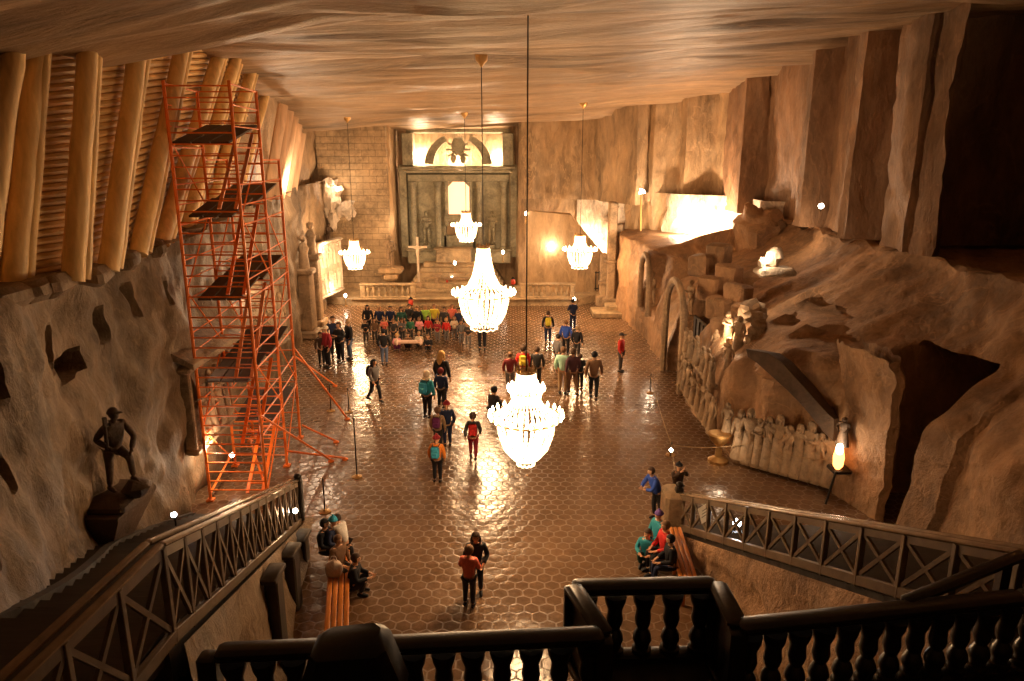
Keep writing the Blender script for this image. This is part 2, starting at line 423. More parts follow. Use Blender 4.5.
# squared salt-block facing on the left of the altar niche
wall_poly('wall_back_left', [(-12.9, 49.05), (-8.3, 48.95), (-8.25, 49.4)], 0, 11.4, M['block'], amp=.05, fine=.05)
# rock mass hanging over the alcove on the right, then the slabs of the right wall
UP = [(.6, 49.9), (3.4, 49.6), (5.4, 48.7), (6.0, 46.4), (7.3, 43.6), (8.1, 43.8), (8.2, 43.1), (9.6, 42.6), (9.7, 41.6), (11.2, 41.0), (11.5, 40.2), (11.5, 37.3), (12.7, 36.9), (12.7, 31.4), (12.0, 30.9), (11.9, 30.1), (12.8, 29.7), (12.5, 27.2),
      (11.6, 25.9), (11.7, 25.4), (13.6, 25.1), (13.6, 23.9), (12.0, 23.6), (11.9, 22.0), (12.4, 21.9), (12.4, 21.65), (11.9, 21.5), (12.2, 20.9), (12.5, 21.2), (12.9, 23.4), (19, 23.6), (19, 16.8), (12.6, 16.6), (12.3, 14.7), (12.8, 14.4), (12.0, 9), (12, -3)]
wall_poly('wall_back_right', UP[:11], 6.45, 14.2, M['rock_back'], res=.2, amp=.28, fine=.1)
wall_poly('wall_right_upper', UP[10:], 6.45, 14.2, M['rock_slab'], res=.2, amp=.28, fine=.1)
wall_poly('wall_front', [(19, -2.4), (-9, -2.4)], -.1, 14, M['rock'], res=.6)
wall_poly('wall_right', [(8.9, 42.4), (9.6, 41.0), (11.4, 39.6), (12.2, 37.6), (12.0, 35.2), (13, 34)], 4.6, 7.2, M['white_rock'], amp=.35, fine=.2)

# lower right wall: upright at its foot, then a rough slope back to the ledge
XB = [(-3, 10.4), (8, 10.2), (13.5, 9.9), (15.4, 10.0), (15.45, 9.8), (18.9, 9.25), (20.9, 6.85), (24, 6.75), (28, 6.95), (36, 6.95), (39.5, 6.7), (42.5, 6.35), (46, 6.7), (52, 7.2)]
RDENT = [(Vector((6.9, 36.0, 3.1)), 1.15, 1.5, .9), (Vector((6.9, 29.1, 1.7)), 1.6, 2.6, 1.3)]
SLOTS = [(23.7, 4.5, 21.3, 4.42, .17, .9), (21.3, 4.12, 19.5, 3.85, .22, 1.1), (23.4, 3.97, 22.7, 3.98, .16, .8), (21.9, 3.9, 20.7, 3.87, .16, .8)]
def f_right(u, v):
    y = -3 + 55 * u
    s = v * 1.55                                             # profile: 0..1 the foot wall and slope, then the ledge
    b = lerp(XB, y)
    far = sm(34.6, 36, y); top = 6.35 * (1 - far) + 5.02 * far
    if s < 1:
        z = top * s
        knee_n = sm(2.3, 6.5, z) ** 1.1; knee_f = sm(4.7, 5.1, z) * .25
        g = knee_n * (1 - far) + knee_f * far
        x = b + (12.1 - b) * g + .10 * z * (1 - far)
        if 16.4 < y < 18.9: x += 3.2 * (1 - sm(4.2, 4.5, z)) * sm(16.45, 16.8, y) * (1 - sm(18.7, 18.9, y))   # hollow shaped to fall dark behind the rock block, as its shadow
    else:
        z = top; w = (s - 1) / .55
        x0 = b + (12.1 - b) * .25 * far + (12.1 - b) * (1 - far)
        x = x0 + (19.5 - x0) * w
    n = .55 * nz((7, y, z), .4) + .2 * nz((3, y, z), 1.2) + .07 * nz((3, y, z), 3.5)
    if s < 1:
        k = .35 + .65 * sm(1.8, 3.5, z) * (1 - far * .6)
        x += n * k
        if y > 23 and y < 31: x -= .35 * sm(2.5, 4.0, z) * (1 - sm(4.6, 5.4, z)) * max(0, nz((1, y, z), .8) + .3)
        for (ya, za, yb, zb, wd, dp) in SLOTS:
            dy, dz = yb - ya, zb - za; tt = min(1, max(0, ((y - ya) * dy + (z - za) * dz) / (dy * dy + dz * dz)))
            e = math.hypot(y - ya - dy * tt, z - za - dz * tt) / (wd * (1.15 - .5 * tt))
            if e < 1.3: x += dp * (1 - sm(.7, 1.3, e))
        for p, wy, wz, d in RDENT:
            q = abs(y - p.y) / wy; r = (z - p.z) / wz
            e = math.hypot(q, max(0, r - .25) / .75) if r > 0 else max(q, abs(r))
            if e < 1.15: x += d * (1 - sm(.85, 1.15, e))
        if 18.6 < y < 22.6 and z > .12:
            zr = lerp([(18.6, 1.95), (21.0, 2.9), (22.7, 3.4)], y)
            x += .85 * (1 - sm(zr - .03, zr + .08, z)) * sm(18.9, 19.1, y) * (1 - sm(21.7, 22.5, y)) * sm(.15, .3, z)
    else: z += .10 * n + .25 * nz((x, y, 0), .8) * (1 - far)
    return Vector((x, y, z))
struct(grid('wall_right_lower', 440, 90, f_right, M['rock_right']))

# the rock block standing before the shadow hollow on the right
def f_blk(u, v):
    pts = [(9.25, 19.4), (9.1, 18.7), (9.35, 17.9), (9.55, 17.15), (9.75, 17.1), (10.0, 17.5), (9.95, 19.4)]
    q = u * (len(pts) - 1); i = min(len(pts) - 2, int(q)); g = q - i
    x, y = [pts[i][k] + (pts[i + 1][k] - pts[i][k]) * g for k in (0, 1)]
    z = 4.4 * v + .12 * nz((x, y, 3), 2) * v
    top = sm(3.7, 4.4, z) * .25
    return Vector((x - top + .10 * nz((x, y, z), 1.2) + .04 * nz((x, y, z), 4), y - top * .5 + .08 * nz((y, x, z), 1.1), z))
struct(grid('trim_6', 60, 44, f_blk, M['rock_right']))
# looking up spots on the finished rock walls
from mathutils.bvhtree import BVHTree
bpy.context.view_layer.update()
TREE = BVHTree.FromObject(bpy.data.objects['wall_right_lower'], bpy.context.evaluated_depsgraph_get())
TREE_L = BVHTree.FromObject(bpy.data.objects['wall_left'], bpy.context.evaluated_depsgraph_get())
def hit(px_, py_, tree=None):
    """the spot of the rock wall seen at a photo pixel"""
    o = Vector((0, 0, CAMZ)); d = (at(px_, py_, Y=30) - o).normalized()
    h = (tree or TREE).ray_cast(o + d * 2, d); return h[0], h[1]
wall_poly('wall_right_rear', [(7.0, 45.2), (8.2, 43.2), (9.1, 42.2)], 4.6, 7.2, M['rock_back'], amp=.3, fine=.15)
w = MB(); w.ball((11.75, 34.4, 5.6), (1.15, 1.3, 1.35), 22, 16, .45); w.rough(.12, 1.6)
tag(w.build('boulder', M['rock_right'], origin=(11.75, 34.4, 4.6)), 'big rounded boulder at the right end of the bright alcove', 'rock')
# dark strip shaped as the shadow band over the carved crowd
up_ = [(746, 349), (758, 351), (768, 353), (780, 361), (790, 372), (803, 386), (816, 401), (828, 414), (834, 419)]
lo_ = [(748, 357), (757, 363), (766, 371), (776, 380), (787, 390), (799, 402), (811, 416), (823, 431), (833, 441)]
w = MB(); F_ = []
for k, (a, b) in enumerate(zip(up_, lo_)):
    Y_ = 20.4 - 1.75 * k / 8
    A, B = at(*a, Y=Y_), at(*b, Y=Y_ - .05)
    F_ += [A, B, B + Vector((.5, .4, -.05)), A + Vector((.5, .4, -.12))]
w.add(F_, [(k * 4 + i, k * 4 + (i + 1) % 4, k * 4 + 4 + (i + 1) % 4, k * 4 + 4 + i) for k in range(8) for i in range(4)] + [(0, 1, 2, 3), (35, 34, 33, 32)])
tag(w.build('shadow_strip', M['carved_dark'], origin=F_[16]), 'dark slanting strip in place of the shadow above the carved crowd on the right', 'roof')

# stage with steps up to the altar, and the block wall beside the right-hand stairwell
o = MB()
o.add(*(lambda P: ([(x, y, 0) for x, y in P] + [(x, y, .45) for x, y in P], [tuple(range(len(P), 2 * len(P)))] + [(i, (i + 1) % len(P), (i + 1) % len(P) + len(P), i + len(P)) for i in range(len(P))]))(
    [(-12.6, 46.4), (-10.2, 45.2), (4.2, 45.2), (5.6, 46.6), (6.6, 46.9), (6.9, 50.2), (-12.6, 50.2)]))
o.box((-3.0, 45.2, .47), (14.6, .5, .12), bev=.03)
tag(o.build('stage', M['stage'], origin=(-3, 47, 0)), 'low pale stone stage across the end of the hall before the altar', 'stage')
o = MB()
for i in range(6): o.box((-3.85, 49.8 + i * .28, .45 + (i + 1) * .27 / 2), (6.4 - i * .35, 4.3 - i * .55 + .9, (i + 1) * .27), bev=.03)
tag(o.build('altar_steps', M['stage'], origin=(-3.85, 49, .45)), 'broad flight of stone steps rising to the lit altar', 'steps')
w = MB(); w.prism([(0, 0), (5.5, 0), (5.5, 2.3), (2.95, 5.25), (.2, 5.5), (0, 5.2)], (0, 1.0, 0), (.9, 47.5, .3)); w.rough(.08)
struct(w.build('trim_2', M['rock_back'], origin=(.9, 47.6, 0)))
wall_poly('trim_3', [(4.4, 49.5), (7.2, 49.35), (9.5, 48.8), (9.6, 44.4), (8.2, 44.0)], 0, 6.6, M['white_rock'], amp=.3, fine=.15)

# balcony slab in front of the camera
P = [(-9, -2.4), (-9, 7.0), (-3.9, 7.0), (-3.95, 5.3), (-2.5, 5.45), (.86, 5.68), (.66, 6.55), (2.08, 6.6), (2.1, 5.8), (5.1, 6.3), (5.6, 7.1), (10.4, 7.1), (10.4, -2.4)]
w = MB(); n = len(P)
w.add([(x, y, 3.75) for x, y in P] + [(x, y, 4.15) for x, y in P], [tuple(range(n - 1, -1, -1)), tuple(range(n, 2 * n))] + [(i, (i + 1) % n, (i + 1) % n + n, i + n) for i in range(n)])
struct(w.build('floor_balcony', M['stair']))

# staircases along both side walls: (rail line points with tread height)
LST = [((-5.62, 17.3), .05), ((-3.85, 7.0), 4.1)]
RST = [((4.25, 16.6), .1), ((5.62, 7.1), 4.1)]
def stair(name, line, side, outer, label, zmin=0):
    w = MB()
    for (a, za), (b, zb) in zip(line, line[1:]):
        a, b = Vector((*a, 0)), Vector((*b, 0)); L = (b - a).length; n = max(3, int(round((zb - za) / .165)))
        d = (b - a).normalized(); nrm = Vector((side, 0, 0))
        for i in range(n):
            z = za + (zb - za) * (i + .5) / n
            p, q = a + (b - a) * i / n, a + (b - a) * (i + 1.15) / n
            po, qo = Vector((outer(p.y, z), p.y, 0)), Vector((outer(q.y, z), q.y, 0))
            w.add([Vector((v.x, v.y, zz)) for zz in (z - .6, z) for v in (p, q, qo, po)], [(0, 3, 2, 1), (4, 5, 6, 7), (0, 1, 5, 4), (1, 2, 6, 5), (2, 3, 7, 6), (3, 0, 4, 7)])
        if side < 0:                                           # string board against the rock
            for i in range(14):
                q0, q1 = [a + (b - a) * (i + e) / 14 for e in (0, 1.05)]; z0, z1 = [za + (zb - za) * (i + e) / 14 for e in (0, 1.05)]
                c0, c1 = [Vector((lerp(XT, q.y) + lerp(KL, q.y) * (7 - z) * .85 + .12, q.y, z + .0)) for q, z in ((q0, z0), (q1, z1))]
                w.bar(c0, c1, .16, .22)
    return tag(w.build(name, M['stair'], origin=(line[0][0][0], line[0][0][1], 0)), label, 'staircase')
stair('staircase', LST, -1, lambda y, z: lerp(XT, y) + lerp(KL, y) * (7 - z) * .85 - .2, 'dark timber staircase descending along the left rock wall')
stair('staircase', RST, 1, lambda y, z: min(lerp(XB, y), 10.2) - .1, 'dark timber staircase descending along the right rock wall')
def stair_side(name, line, off, mat, thick):
    pts = []
    for (a, za), (b, zb) in zip(line, line[1:]):
        n = 24
        for i in range(n + (b == line[-1][0])):
            f = i / n; pts.append((a[0] + (b[0] - a[0]) * f + off, a[1] + (b[1] - a[1]) * f, za + (zb - za) * f - .12))
    nu = len(pts) - 1
    def f(u, v):
        x, y, z = pts[int(round(u * nu))]; zz = max(.02, z) * v; k = 1 - v ** 4
        return Vector((x + math.copysign(1, off) * (.10 + .25 * (1 - v)) + (.38 * nz((x, y, zz), .6) + .09 * nz((x, y, zz), 2.5)) * k, y + .12 * nz((y, zz, 1), 1.1) * k, zz))
    return struct(grid(name, nu, 18, f, mat))
stair_side('trim_4', LST, .06, M['rock_left'], .3)
stair_side('trim_5', RST, -.06, M['rock_right'], .3)

# ------------------------------------------------------------------ timber lining of the left wall
LOGS = [  # top px, bottom px, radius, which pair, which of the pair
    ((14, 44), (-22, 303), .19, 0), ((2, 40), (-34, 303), .12, 0),
    ((37, 53), (12, 292), .19, 1), ((45, 54), (26, 290), .11, 1),
    ((88, 48), (73, 281), .19, 2), ((97, 48), (84, 279), .11, 2),
    ((139, 45), (108, 270), .20, 3), ((147, 45), (117, 268), .11, 3),
    ((183, 44), (138, 254), .20, 4), ((190, 46), (147, 252), .11, 4),
    ((222, 44), (161, 243), .21, 5), ((228, 47), (170, 241), .11, 5),
    ((237, 54), (184, 231), .21, 6), ((242, 58), (191, 229), .12, 6),
    ((253, 66), (206, 222), .22, 7), ((257, 70), (213, 220), .12, 7),
    ((264, 99), (232, 211), .22, 8)]
PAIR = ['at the left edge of the photo', 'second from the left edge', 'third from the left edge', 'fourth from the left edge', 'just left of the scaffold', 'behind the left side of the scaffold top', 'behind the middle of the scaffold top', 'behind the right side of the scaffold top', 'just right of the scaffold top']
ends = []
for i, (tp, bt, r, k) in enumerate(LOGS):
    b = at(*bt, z=7.0 + .015 * k); t = at(*tp, X=b.x + .4)
    d = t - b; t2 = t + d * .03
    ends.append((b, t2, k))
    m = MB(); N = 9
    m.tube([b + d * (1.03 * j / N) + Vector((noise.noise((i, j * .7, 0)), noise.noise((i, j * .7, 5)), 0)) * .035 for j in range(N + 1)], [r * (1.06 - .14 * j / N) for j in range(N + 1)], 12)
    tag(m.build('timber_log', M['log'], origin=b), '%s peeled log leaning %s' % ('thick' if r > .15 else 'slim', PAIR[k]), 'log', 'leaning logs of the left wall lining')
FAR = [((283, 106), (267, 201), .16), ((289, 112), (274, 199), .17), ((294, 118), (280, 198), .18), ((298, 125), (286, 197), .18), ((302, 134), (292, 197), .18)]
fe = []
for i, (tp, bt, w_) in enumerate(FAR):
    Y = 31.5 + 1.75 * i
    b = at(*bt, Y=Y); t = at(*tp, Y=Y + .3); fe.append((b, t))
    m = MB(); d = t - b
    m.bar(b, t + d * .02, .50, .16, up=(1, -.6, 0), bev=.04)
    tag(m.build('timber_plank', M['pinkwood'], origin=b), 'wide pale plank leaning at the far end of the lining, %s from the scaffold' % ORD[i], 'plank', 'pale planks at the far end of the lining')
# long horizontal poles laid row on row behind the logs
big = [e for e, L in zip(ends, LOGS) if L[2] > .15]
rows = 31
def pole_pt(e, f):
    b, t, k = e; p = b + (t - b) * f; return p + Vector((-.315, .05, 0))
pole0 = None
for j in range(rows):
    f = .02 + .955 * j / (rows - 1)
    pts = [pole_pt(e, f) for e in big]
    p0 = pts[0] - (pts[1] - pts[0]) * 1.2
    q = MB(); q.tube([p0] + pts + [pts[-1] + (pts[-1] - pts[-2]) * .7], .069 + .006 * rnd.random(), 8)
    tag(q.build('lining_pole', M['pole'], origin=pts[2]), 'long thin horizontal wooden pole in the lining behind the leaning logs', 'pole', 'horizontal lining poles of the left wall')
# flat stones the logs stand on
for i, (px_, py_) in enumerate([(4, 300), (38, 291), (55, 287), (95, 277), (128, 262), (155, 250), (178, 239)]):
    p = at(px_, py_, z=6.98); m = MB(); m.box(p + Vector((-.1, 0, .05)), (.7, 1.0, .36), .1 * i, .1); m.rough(.09, 1.6)
    tag(m.build('ledge_stone', M['rock_left'], origin=p), 'rough grey stone lying on the ledge between the log feet, %s from the left' % ORD[i], 'stone', 'stones on the log ledge')

# ------------------------------------------------------------------ orange scaffold tower
sx0, sx1 = -8.38, -6.80
sc_ = thing('scaffold_tower', 'tall orange steel scaffold tower with dark decks beside the left wall', 'scaffold', (-7.6, 20.6, 0))
bays = [(18.3, 11.05), (20.6, 11.0), (22.9, 9.2)]
XL = {18.3: (-8.38, -6.80), 20.6: (-8.55, -6.95), 22.9: (-8.80, -7.2)}
def rod(name, p, q, r=.028, mat='scaf', par=None):
    m = MB(); m.tube([p, q], r, 6); return m.build(name, M[mat], par or sc_)
for y, h in bays:
    for x in XL[y]:
        u = rod('upright', (x, y, .06), (x, y, h), .042)
        m = MB(); m.box((x, y, .03), (.2, .2, .06), bev=.01); m.build('foot_plate', M['scaf'], u)
    n = int(h / .272)
    if y < 19:
        for j in range(1, n + 1): rod('rung', (XL[y][0], y, j * .272 + .05), (XL[y][1], y, j * .272 + .05), .021)
    else:
        for j in range(1, n + 1):
            if y < 22 or j % 2: rod('rung', (XL[y][0], y, j * .272 + .1), (XL[y][1], y, j * .272 + .1), .019)
for (ya, ha), (yb, hb) in zip(bays, bays[1:]):
    top = min(ha, hb)
    for s_ in (0, 1):
        for lv in [1.9 * q for q in range(1, 6)] + [top - .02]:
            if lv > top: continue
            rod('ledger', (XL[ya][s_], ya, lv), (XL[yb][s_], yb, lv), .024)
            if lv + 1.0 < top: rod('guard_rail', (XL[ya][s_], ya, lv + 1.0), (XL[yb][s_], yb, lv + 1.0), .02)
            if lv + .5 < top: rod('guard_rail', (XL[ya][s_], ya, lv + .5), (XL[yb][s_], yb, lv + .5), .02)
        for k in range(5):
            z0 = .2 + 1.9 * k
            if z0 + 1.9 > top: break
            a, b = (ya, yb) if (k + s_) % 2 else (yb, ya)
            rod('brace', (XL[a][s_], a, z0), (XL[b][s_], b, z0 + 1.9), .022)
def deck(y0, y1, x0, x1, z):
    m = MB()
    for q in range(3):
        a = x0 + (x1 - x0) * q / 3 + .02; b = x0 + (x1 - x0) * (q + 1) / 3 - .02
        m.box(((a + b) / 2, (y0 + y1) / 2, z), (b - a, y1 - y0, .05), Matrix.Rotation(.22, 3, 'X'))
    m.build('deck', M['deck'], sc_)
deck(18.35, 20.55, -8.38, -6.95, 9.85)
for z in (7.95, 5.75, 3.45): deck(18.9, 20.55, -8.42, -7.25, z)
for z in (8.25, 6.05, 3.75, 1.7): deck(20.65, 22.6, -8.5, -7.2, z)
for k, z in enumerate((.15, 1.65, 3.55, 5.8, 8.0)):
    m = MB(); a = Vector((-6.98, 18.45, z + .0)); b = Vector((-7.12, 20.5, z + (1.5, 1.85, 2.2, 2.15, 1.85)[k]))
    m.bar(a, b, .09, .045)
    m.bar(a + Vector((-.42, 0, 0)), b + Vector((-.42, 0, 0)), .09, .045)
    for q in range(1, 8): m.bar(a + (b - a) * q / 8, a + (b - a) * q / 8 + Vector((-.42, 0, 0)), .04, .03)
    m.build('ladder', M['scafp' if k in (2, 4) else 'scaf'], sc_)
for p, q in [((-6.9, 18.3, 2.6), at(331, 460, z=.05)), ((-7.2, 22.9, 3.2), at(347, 418, z=.05)), ((-6.9, 20.6, .5), at(345, 458, z=.05)), ((-7.1, 22.9, .45), at(336, 441, z=.05)),
             ((-7.2, 22.9, 2.9), at(335, 385, z=.05)), ((-8.38, 18.3, .2), at(231, 455, z=.6)), ((-6.8, 18.3, .3), at(250, 440, z=.5))]:
    u = rod('outrigger', p, q, .034)
    m = MB(); m.lathe([(.1, 0), (.1, .03), (.04, .07)], (q[0], q[1], q[2] - .05), 10); m.build('foot_plate', M['scaf'], u)

# ------------------------------------------------------------------ chandeliers
STR = {}
def strand_mesh(key, pts, r, nb):
    """one chain of salt beads hanging along pts (r,z) in the plane y=0"""
    if key in STR: return STR[key]
    P = []; Rr = []
    L = len(pts) - 1
    for i in range(nb * 2 + 1):
        f = i / (nb * 2) * L; k = min(L - 1, int(f)); g = f - k
        P.append((pts[k][0] + (pts[k + 1][0] - pts[k][0]) * g, 0, pts[k][1] + (pts[k + 1][1] - pts[k][1]) * g)); Rr.append(r if i % 2 else r * .45)
    m = MB(); m.tube(P, Rr, 5, False); STR[key] = m.mesh('strand', M['crystal']); return STR[key]
bulb_me = MB().lathe([(.012, -.09), (.035, -.05), (.04, -.01), (.022, .04), (.004, .075)], (0, 0, 0), 8).mesh('bulb', M['bulb'])
def chandelier(loc, label, kind, power, ceil, size=1.0):
    T = thing('chandelier', label, 'chandelier', loc, rnd.random(), 'salt crystal chandeliers hanging from the ceiling')
    L = Vector(loc)
    if kind == 'tent':
        crown_r, crown_z, ring_r = .20, 1.62, 1.02
        neck = [(.20, 1.60), (.27, 1.10), (.37, .66), (.55, .30), (1.02, .02)]
        bowl = [(.86, -.04), (.84, -.28), (.75, -.66), (.60, -.96), (.42, -1.12)]; ring2 = None; nn = 30
    elif kind == 'small':
        crown_r, crown_z, ring_r = .24, .78, .80
        neck = [(.24, .76), (.26, .42), (.36, .18), (.80, .02)]
        bowl = [(.62, -.05), (.60, -.30), (.50, -.62), (.36, -.78)]; ring2 = None; nn = 24
    else:
        crown_r, crown_z, ring_r = .20, 1.10, .78
        neck = [(.20, 1.08), (.22, .86), (.42, .66)]
        bowl = [(.66, -.08), (.62, -.40), (.50, -.74), (.30, -.98), (.16, -1.05)]; ring2 = (.35, .64); nn = 30
    top = (ceil - L.z) / size; T.scale = (size,) * 3
    m = MB(); m.tube([(0, 0, crown_z), (0, 0, top - .2)], .015, 6); m.build('rod', M['iron'], None, (0, 0, 0)).parent = T
    m = MB(); m.lathe([(.02, top - .32), (.07, top - .24), (.19, top - .12), (.22, top + .1)], (0, 0, 0), 14); q = m.build('ceiling_rose', M['brass'], None, (0, 0, 0)); q.parent = T
    m = MB(); m.lathe([(crown_r * .8, crown_z - .05), (crown_r * 1.1, crown_z - .03), (crown_r * 1.1, crown_z + .03), (crown_r * .8, crown_z + .05), (crown_r * .3, crown_z + .02)], (0, 0, 0), 20)
    for k in range(12):
        a = k * math.pi / 6; m.ball((crown_r * 1.1 * math.cos(a), crown_r * 1.1 * math.sin(a), crown_z + .07), (.025, .025, .05), 6, 4)
    q = m.build('crown_ring', M['brass'], None, (0, 0, 0)); q.parent = T
    def hoop(r, z, nm='candle_ring'):
        m = MB(); N = 28
        m.tube([(r * math.cos(2 * math.pi * k / N), r * math.sin(2 * math.pi * k / N), z) for k in range(N + 1)], .028, 6, False)
        q = m.build(nm, M['brass'], None, (0, 0, 0)); q.parent = T; return q
    h1 = hoop(ring_r, 0); hs = [(h1, ring_r, 0, 18 if kind == 'small' else 24)]
    if ring2: hs.append((hoop(*ring2), ring2[0], ring2[1], 12))
    for h, r, z, nbulb in hs:
        for k in range(nbulb):
            a = 2 * math.pi * k / nbulb
            link_mesh('bulb', bulb_me, h, ((r + .06) * math.cos(a), (r + .06) * math.sin(a), z + .1))
    ns = strand_mesh(kind + 'n', neck, .026 if kind != 'small' else .03, 14); bs = strand_mesh(kind + 'b', bowl, .028, 11)
    for k in range(nn): link_mesh('neck_strand', ns, T, (0, 0, 0), (0, 0, 2 * math.pi * k / nn))
    if ring2:
        ms = strand_mesh('mid', [(.35, .62), (.31, .42), (.44, .22), (.74, .03)], .028, 8)
        for k in range(nn): link_mesh('shoulder_strand', ms, T, (0, 0, 0), (0, 0, 2 * math.pi * k / nn))
    for k in range(nn): link_mesh('bowl_strand', bs, T, (0, 0, 0), (0, 0, 2 * math.pi * (k + .5) / nn))
    if kind != 'small':                                                # inner curtain and the looped fringe under the bowl
        b2 = strand_mesh(kind + 'i', [(x * .62, z * .8 - .05) for x, z in bowl], .03, 9)
        for k in range(16): link_mesh('inner_strand', b2, T, (0, 0, 0), (0, 0, 2 * math.pi * k / 16))
    lp = MB(); br, bz = bowl[-1]; N = 60
    lp.tube([((br + .04) * math.cos(2 * math.pi * k / N), (br + .04) * math.sin(2 * math.pi * k / N), bz - .05 - .05 * abs(math.sin(6 * 2 * math.pi * k / N))) for k in range(N + 1)], .022, 5, False)
    q = lp.build('fringe', M['crystal'], None, (0, 0, 0)); q.parent = T
    point('chandelier_light', (0, 0, .22), power, .5, WARM, T)
    point('chandelier_light', (0, 0, -.3), power * .35, .35, WARM, T)
    return T
POW = 1250
chandelier((.32, 15.5, 3.5), 'large tiered crystal chandelier nearest the front balcony, in the middle of the hall', 'tier', POW * .5, ceil_z(.3, 15.5) + .1)
chandelier((-1.12, 28.1, 3.98), 'large tent-shaped crystal chandelier hanging over the middle of the floor', 'tent', POW, ceil_z(-1, 28.1), 1.15)
chandelier((3.82, 40.5, 4.12), 'small crystal chandelier hanging on the right before the lit stairwell', 'small', POW * .75, ceil_z(3.8, 40.5), 1.11)
chandelier((-9.2, 42, 3.75), 'small crystal chandelier hanging on the left before the salt block wall', 'small', POW * .75, ceil_z(-9.2, 42))
chandelier((-2.65, 42, 5.35), 'small crystal chandelier hanging in front of the altar', 'small', POW * .75, ceil_z(-2.6, 42))

# ------------------------------------------------------------------ people: skinned figure templates, one per pose
def skin_mesh(name, verts, edges, mat, sub=1):
    me = bpy.data.meshes.new('t'); me.from_pydata([v[:3] for v in verts], edges, [])
    ob = bpy.data.objects.new('t', me); col.objects.link(ob)
    ob.modifiers.new('s', 'SKIN').use_smooth_shade = True
    if not me.skin_vertices: me.skin_vertices  # layer is made by the modifier
    for i, v in enumerate(verts):
        sv = me.skin_vertices[0].data[i]; sv.radius = (v[3], v[4] if len(v) > 4 else v[3]); sv.use_root = (i == 0)
    if sub: ob.modifiers.new('u', 'SUBSURF').levels = sub
    dg = bpy.context.evaluated_depsgraph_get(); dg.update()
    r = bpy.data.meshes.new_from_object(ob.evaluated_get(dg)); r.name = name
    r.materials.clear(); r.materials.append(mat)
    for p in r.polygons: p.use_smooth = True
    bpy.data.objects.remove(ob); bpy.data.meshes.remove(me); return r

def legs_of(*q): return q
POSES = {
    # pelvis z, lean(y at chest), legs[(knee),(ankle)] left/right, arms[(elbow),(wrist)]
    'stand': dict(pz=.93, ly=0, leg=[((.10, -.01, .49), (.10, .02, .09)), ((-.10, -.01, .49), (-.10, .02, .09))], arm=[((.27, .03, 1.12), (.26, -.06, .88)), ((-.27, .03, 1.12), (-.26, -.06, .88))]),
    'walk': dict(pz=.91, ly=-.04, leg=[((.10, -.16, .50), (.10, -.20, .10)), ((-.10, .04, .48), (-.10, .30, .16))], arm=[((.26, .12, 1.12), (.27, .06, .88)), ((-.26, -.06, 1.10), (-.25, -.24, .92))]),
    'hold': dict(pz=.93, ly=-.02, leg=[((.11, -.02, .49), (.12, .0, .09)), ((-.10, .0, .49), (-.11, .04, .09))], arm=[((.27, -.06, 1.13), (.08, -.27, 1.20)), ((-.27, -.06, 1.13), (-.08, -.27, 1.20))]),
    'raise': dict(pz=.93, ly=-.03, leg=[((.11, -.02, .49), (.12, .0, .09)), ((-.10, .0, .49), (-.11, .04, .09))], arm=[((.26, -.16, 1.30), (.08, -.26, 1.52)), ((-.26, -.16, 1.30), (-.08, -.26, 1.52))]),
    'hug': dict(pz=.93, ly=-.06, leg=[((.10, -.01, .49), (.11, .02, .09)), ((-.10, -.01, .49), (-.11, .02, .09))], arm=[((.28, -.10, 1.14), (.16, -.32, 1.02)), ((-.28, -.10, 1.14), (-.16, -.32, 1.02))]),
    'lean': dict(pz=.90, ly=-.22, leg=[((.10, .02, .48), (.10, .14, .09)), ((-.10, -.06, .48), (-.10, -.02, .09))], arm=[((.26, -.36, 1.10), (.10, -.50, 1.08)), ((-.26, -.36, 1.10), (-.10, -.50, 1.08))]),
    'step': dict(pz=.92, ly=-.16, leg=[((.11, -.36, .74), (.11, -.40, .34)), ((-.10, .02, .48), (-.10, .10, .09))], arm=[((.28, -.30, 1.10), (.12, -.44, .92)), ((-.28, .02, 1.12), (-.20, -.22, 1.02))]),
    'sit': dict(pz=.55, ly=-.04, leg=[((.13, -.42, .54), (.12, -.44, .09)), ((-.13, -.42, .54), (-.12, -.40, .09))], arm=[((.26, -.08, .74), (.12, -.32, .66)), ((-.26, -.08, .74), (-.12, -.32, .66))]),
    'crouch': dict(pz=.26, ly=-.10, leg=[((.16, -.36, .46), (.12, -.22, .09)), ((-.16, -.36, .46), (-.12, -.22, .09))], arm=[((.26, -.16, .48), (.12, -.40, .48)), ((-.26, -.16, .48), (-.12, -.40, .48))]),
}
TPL = {}
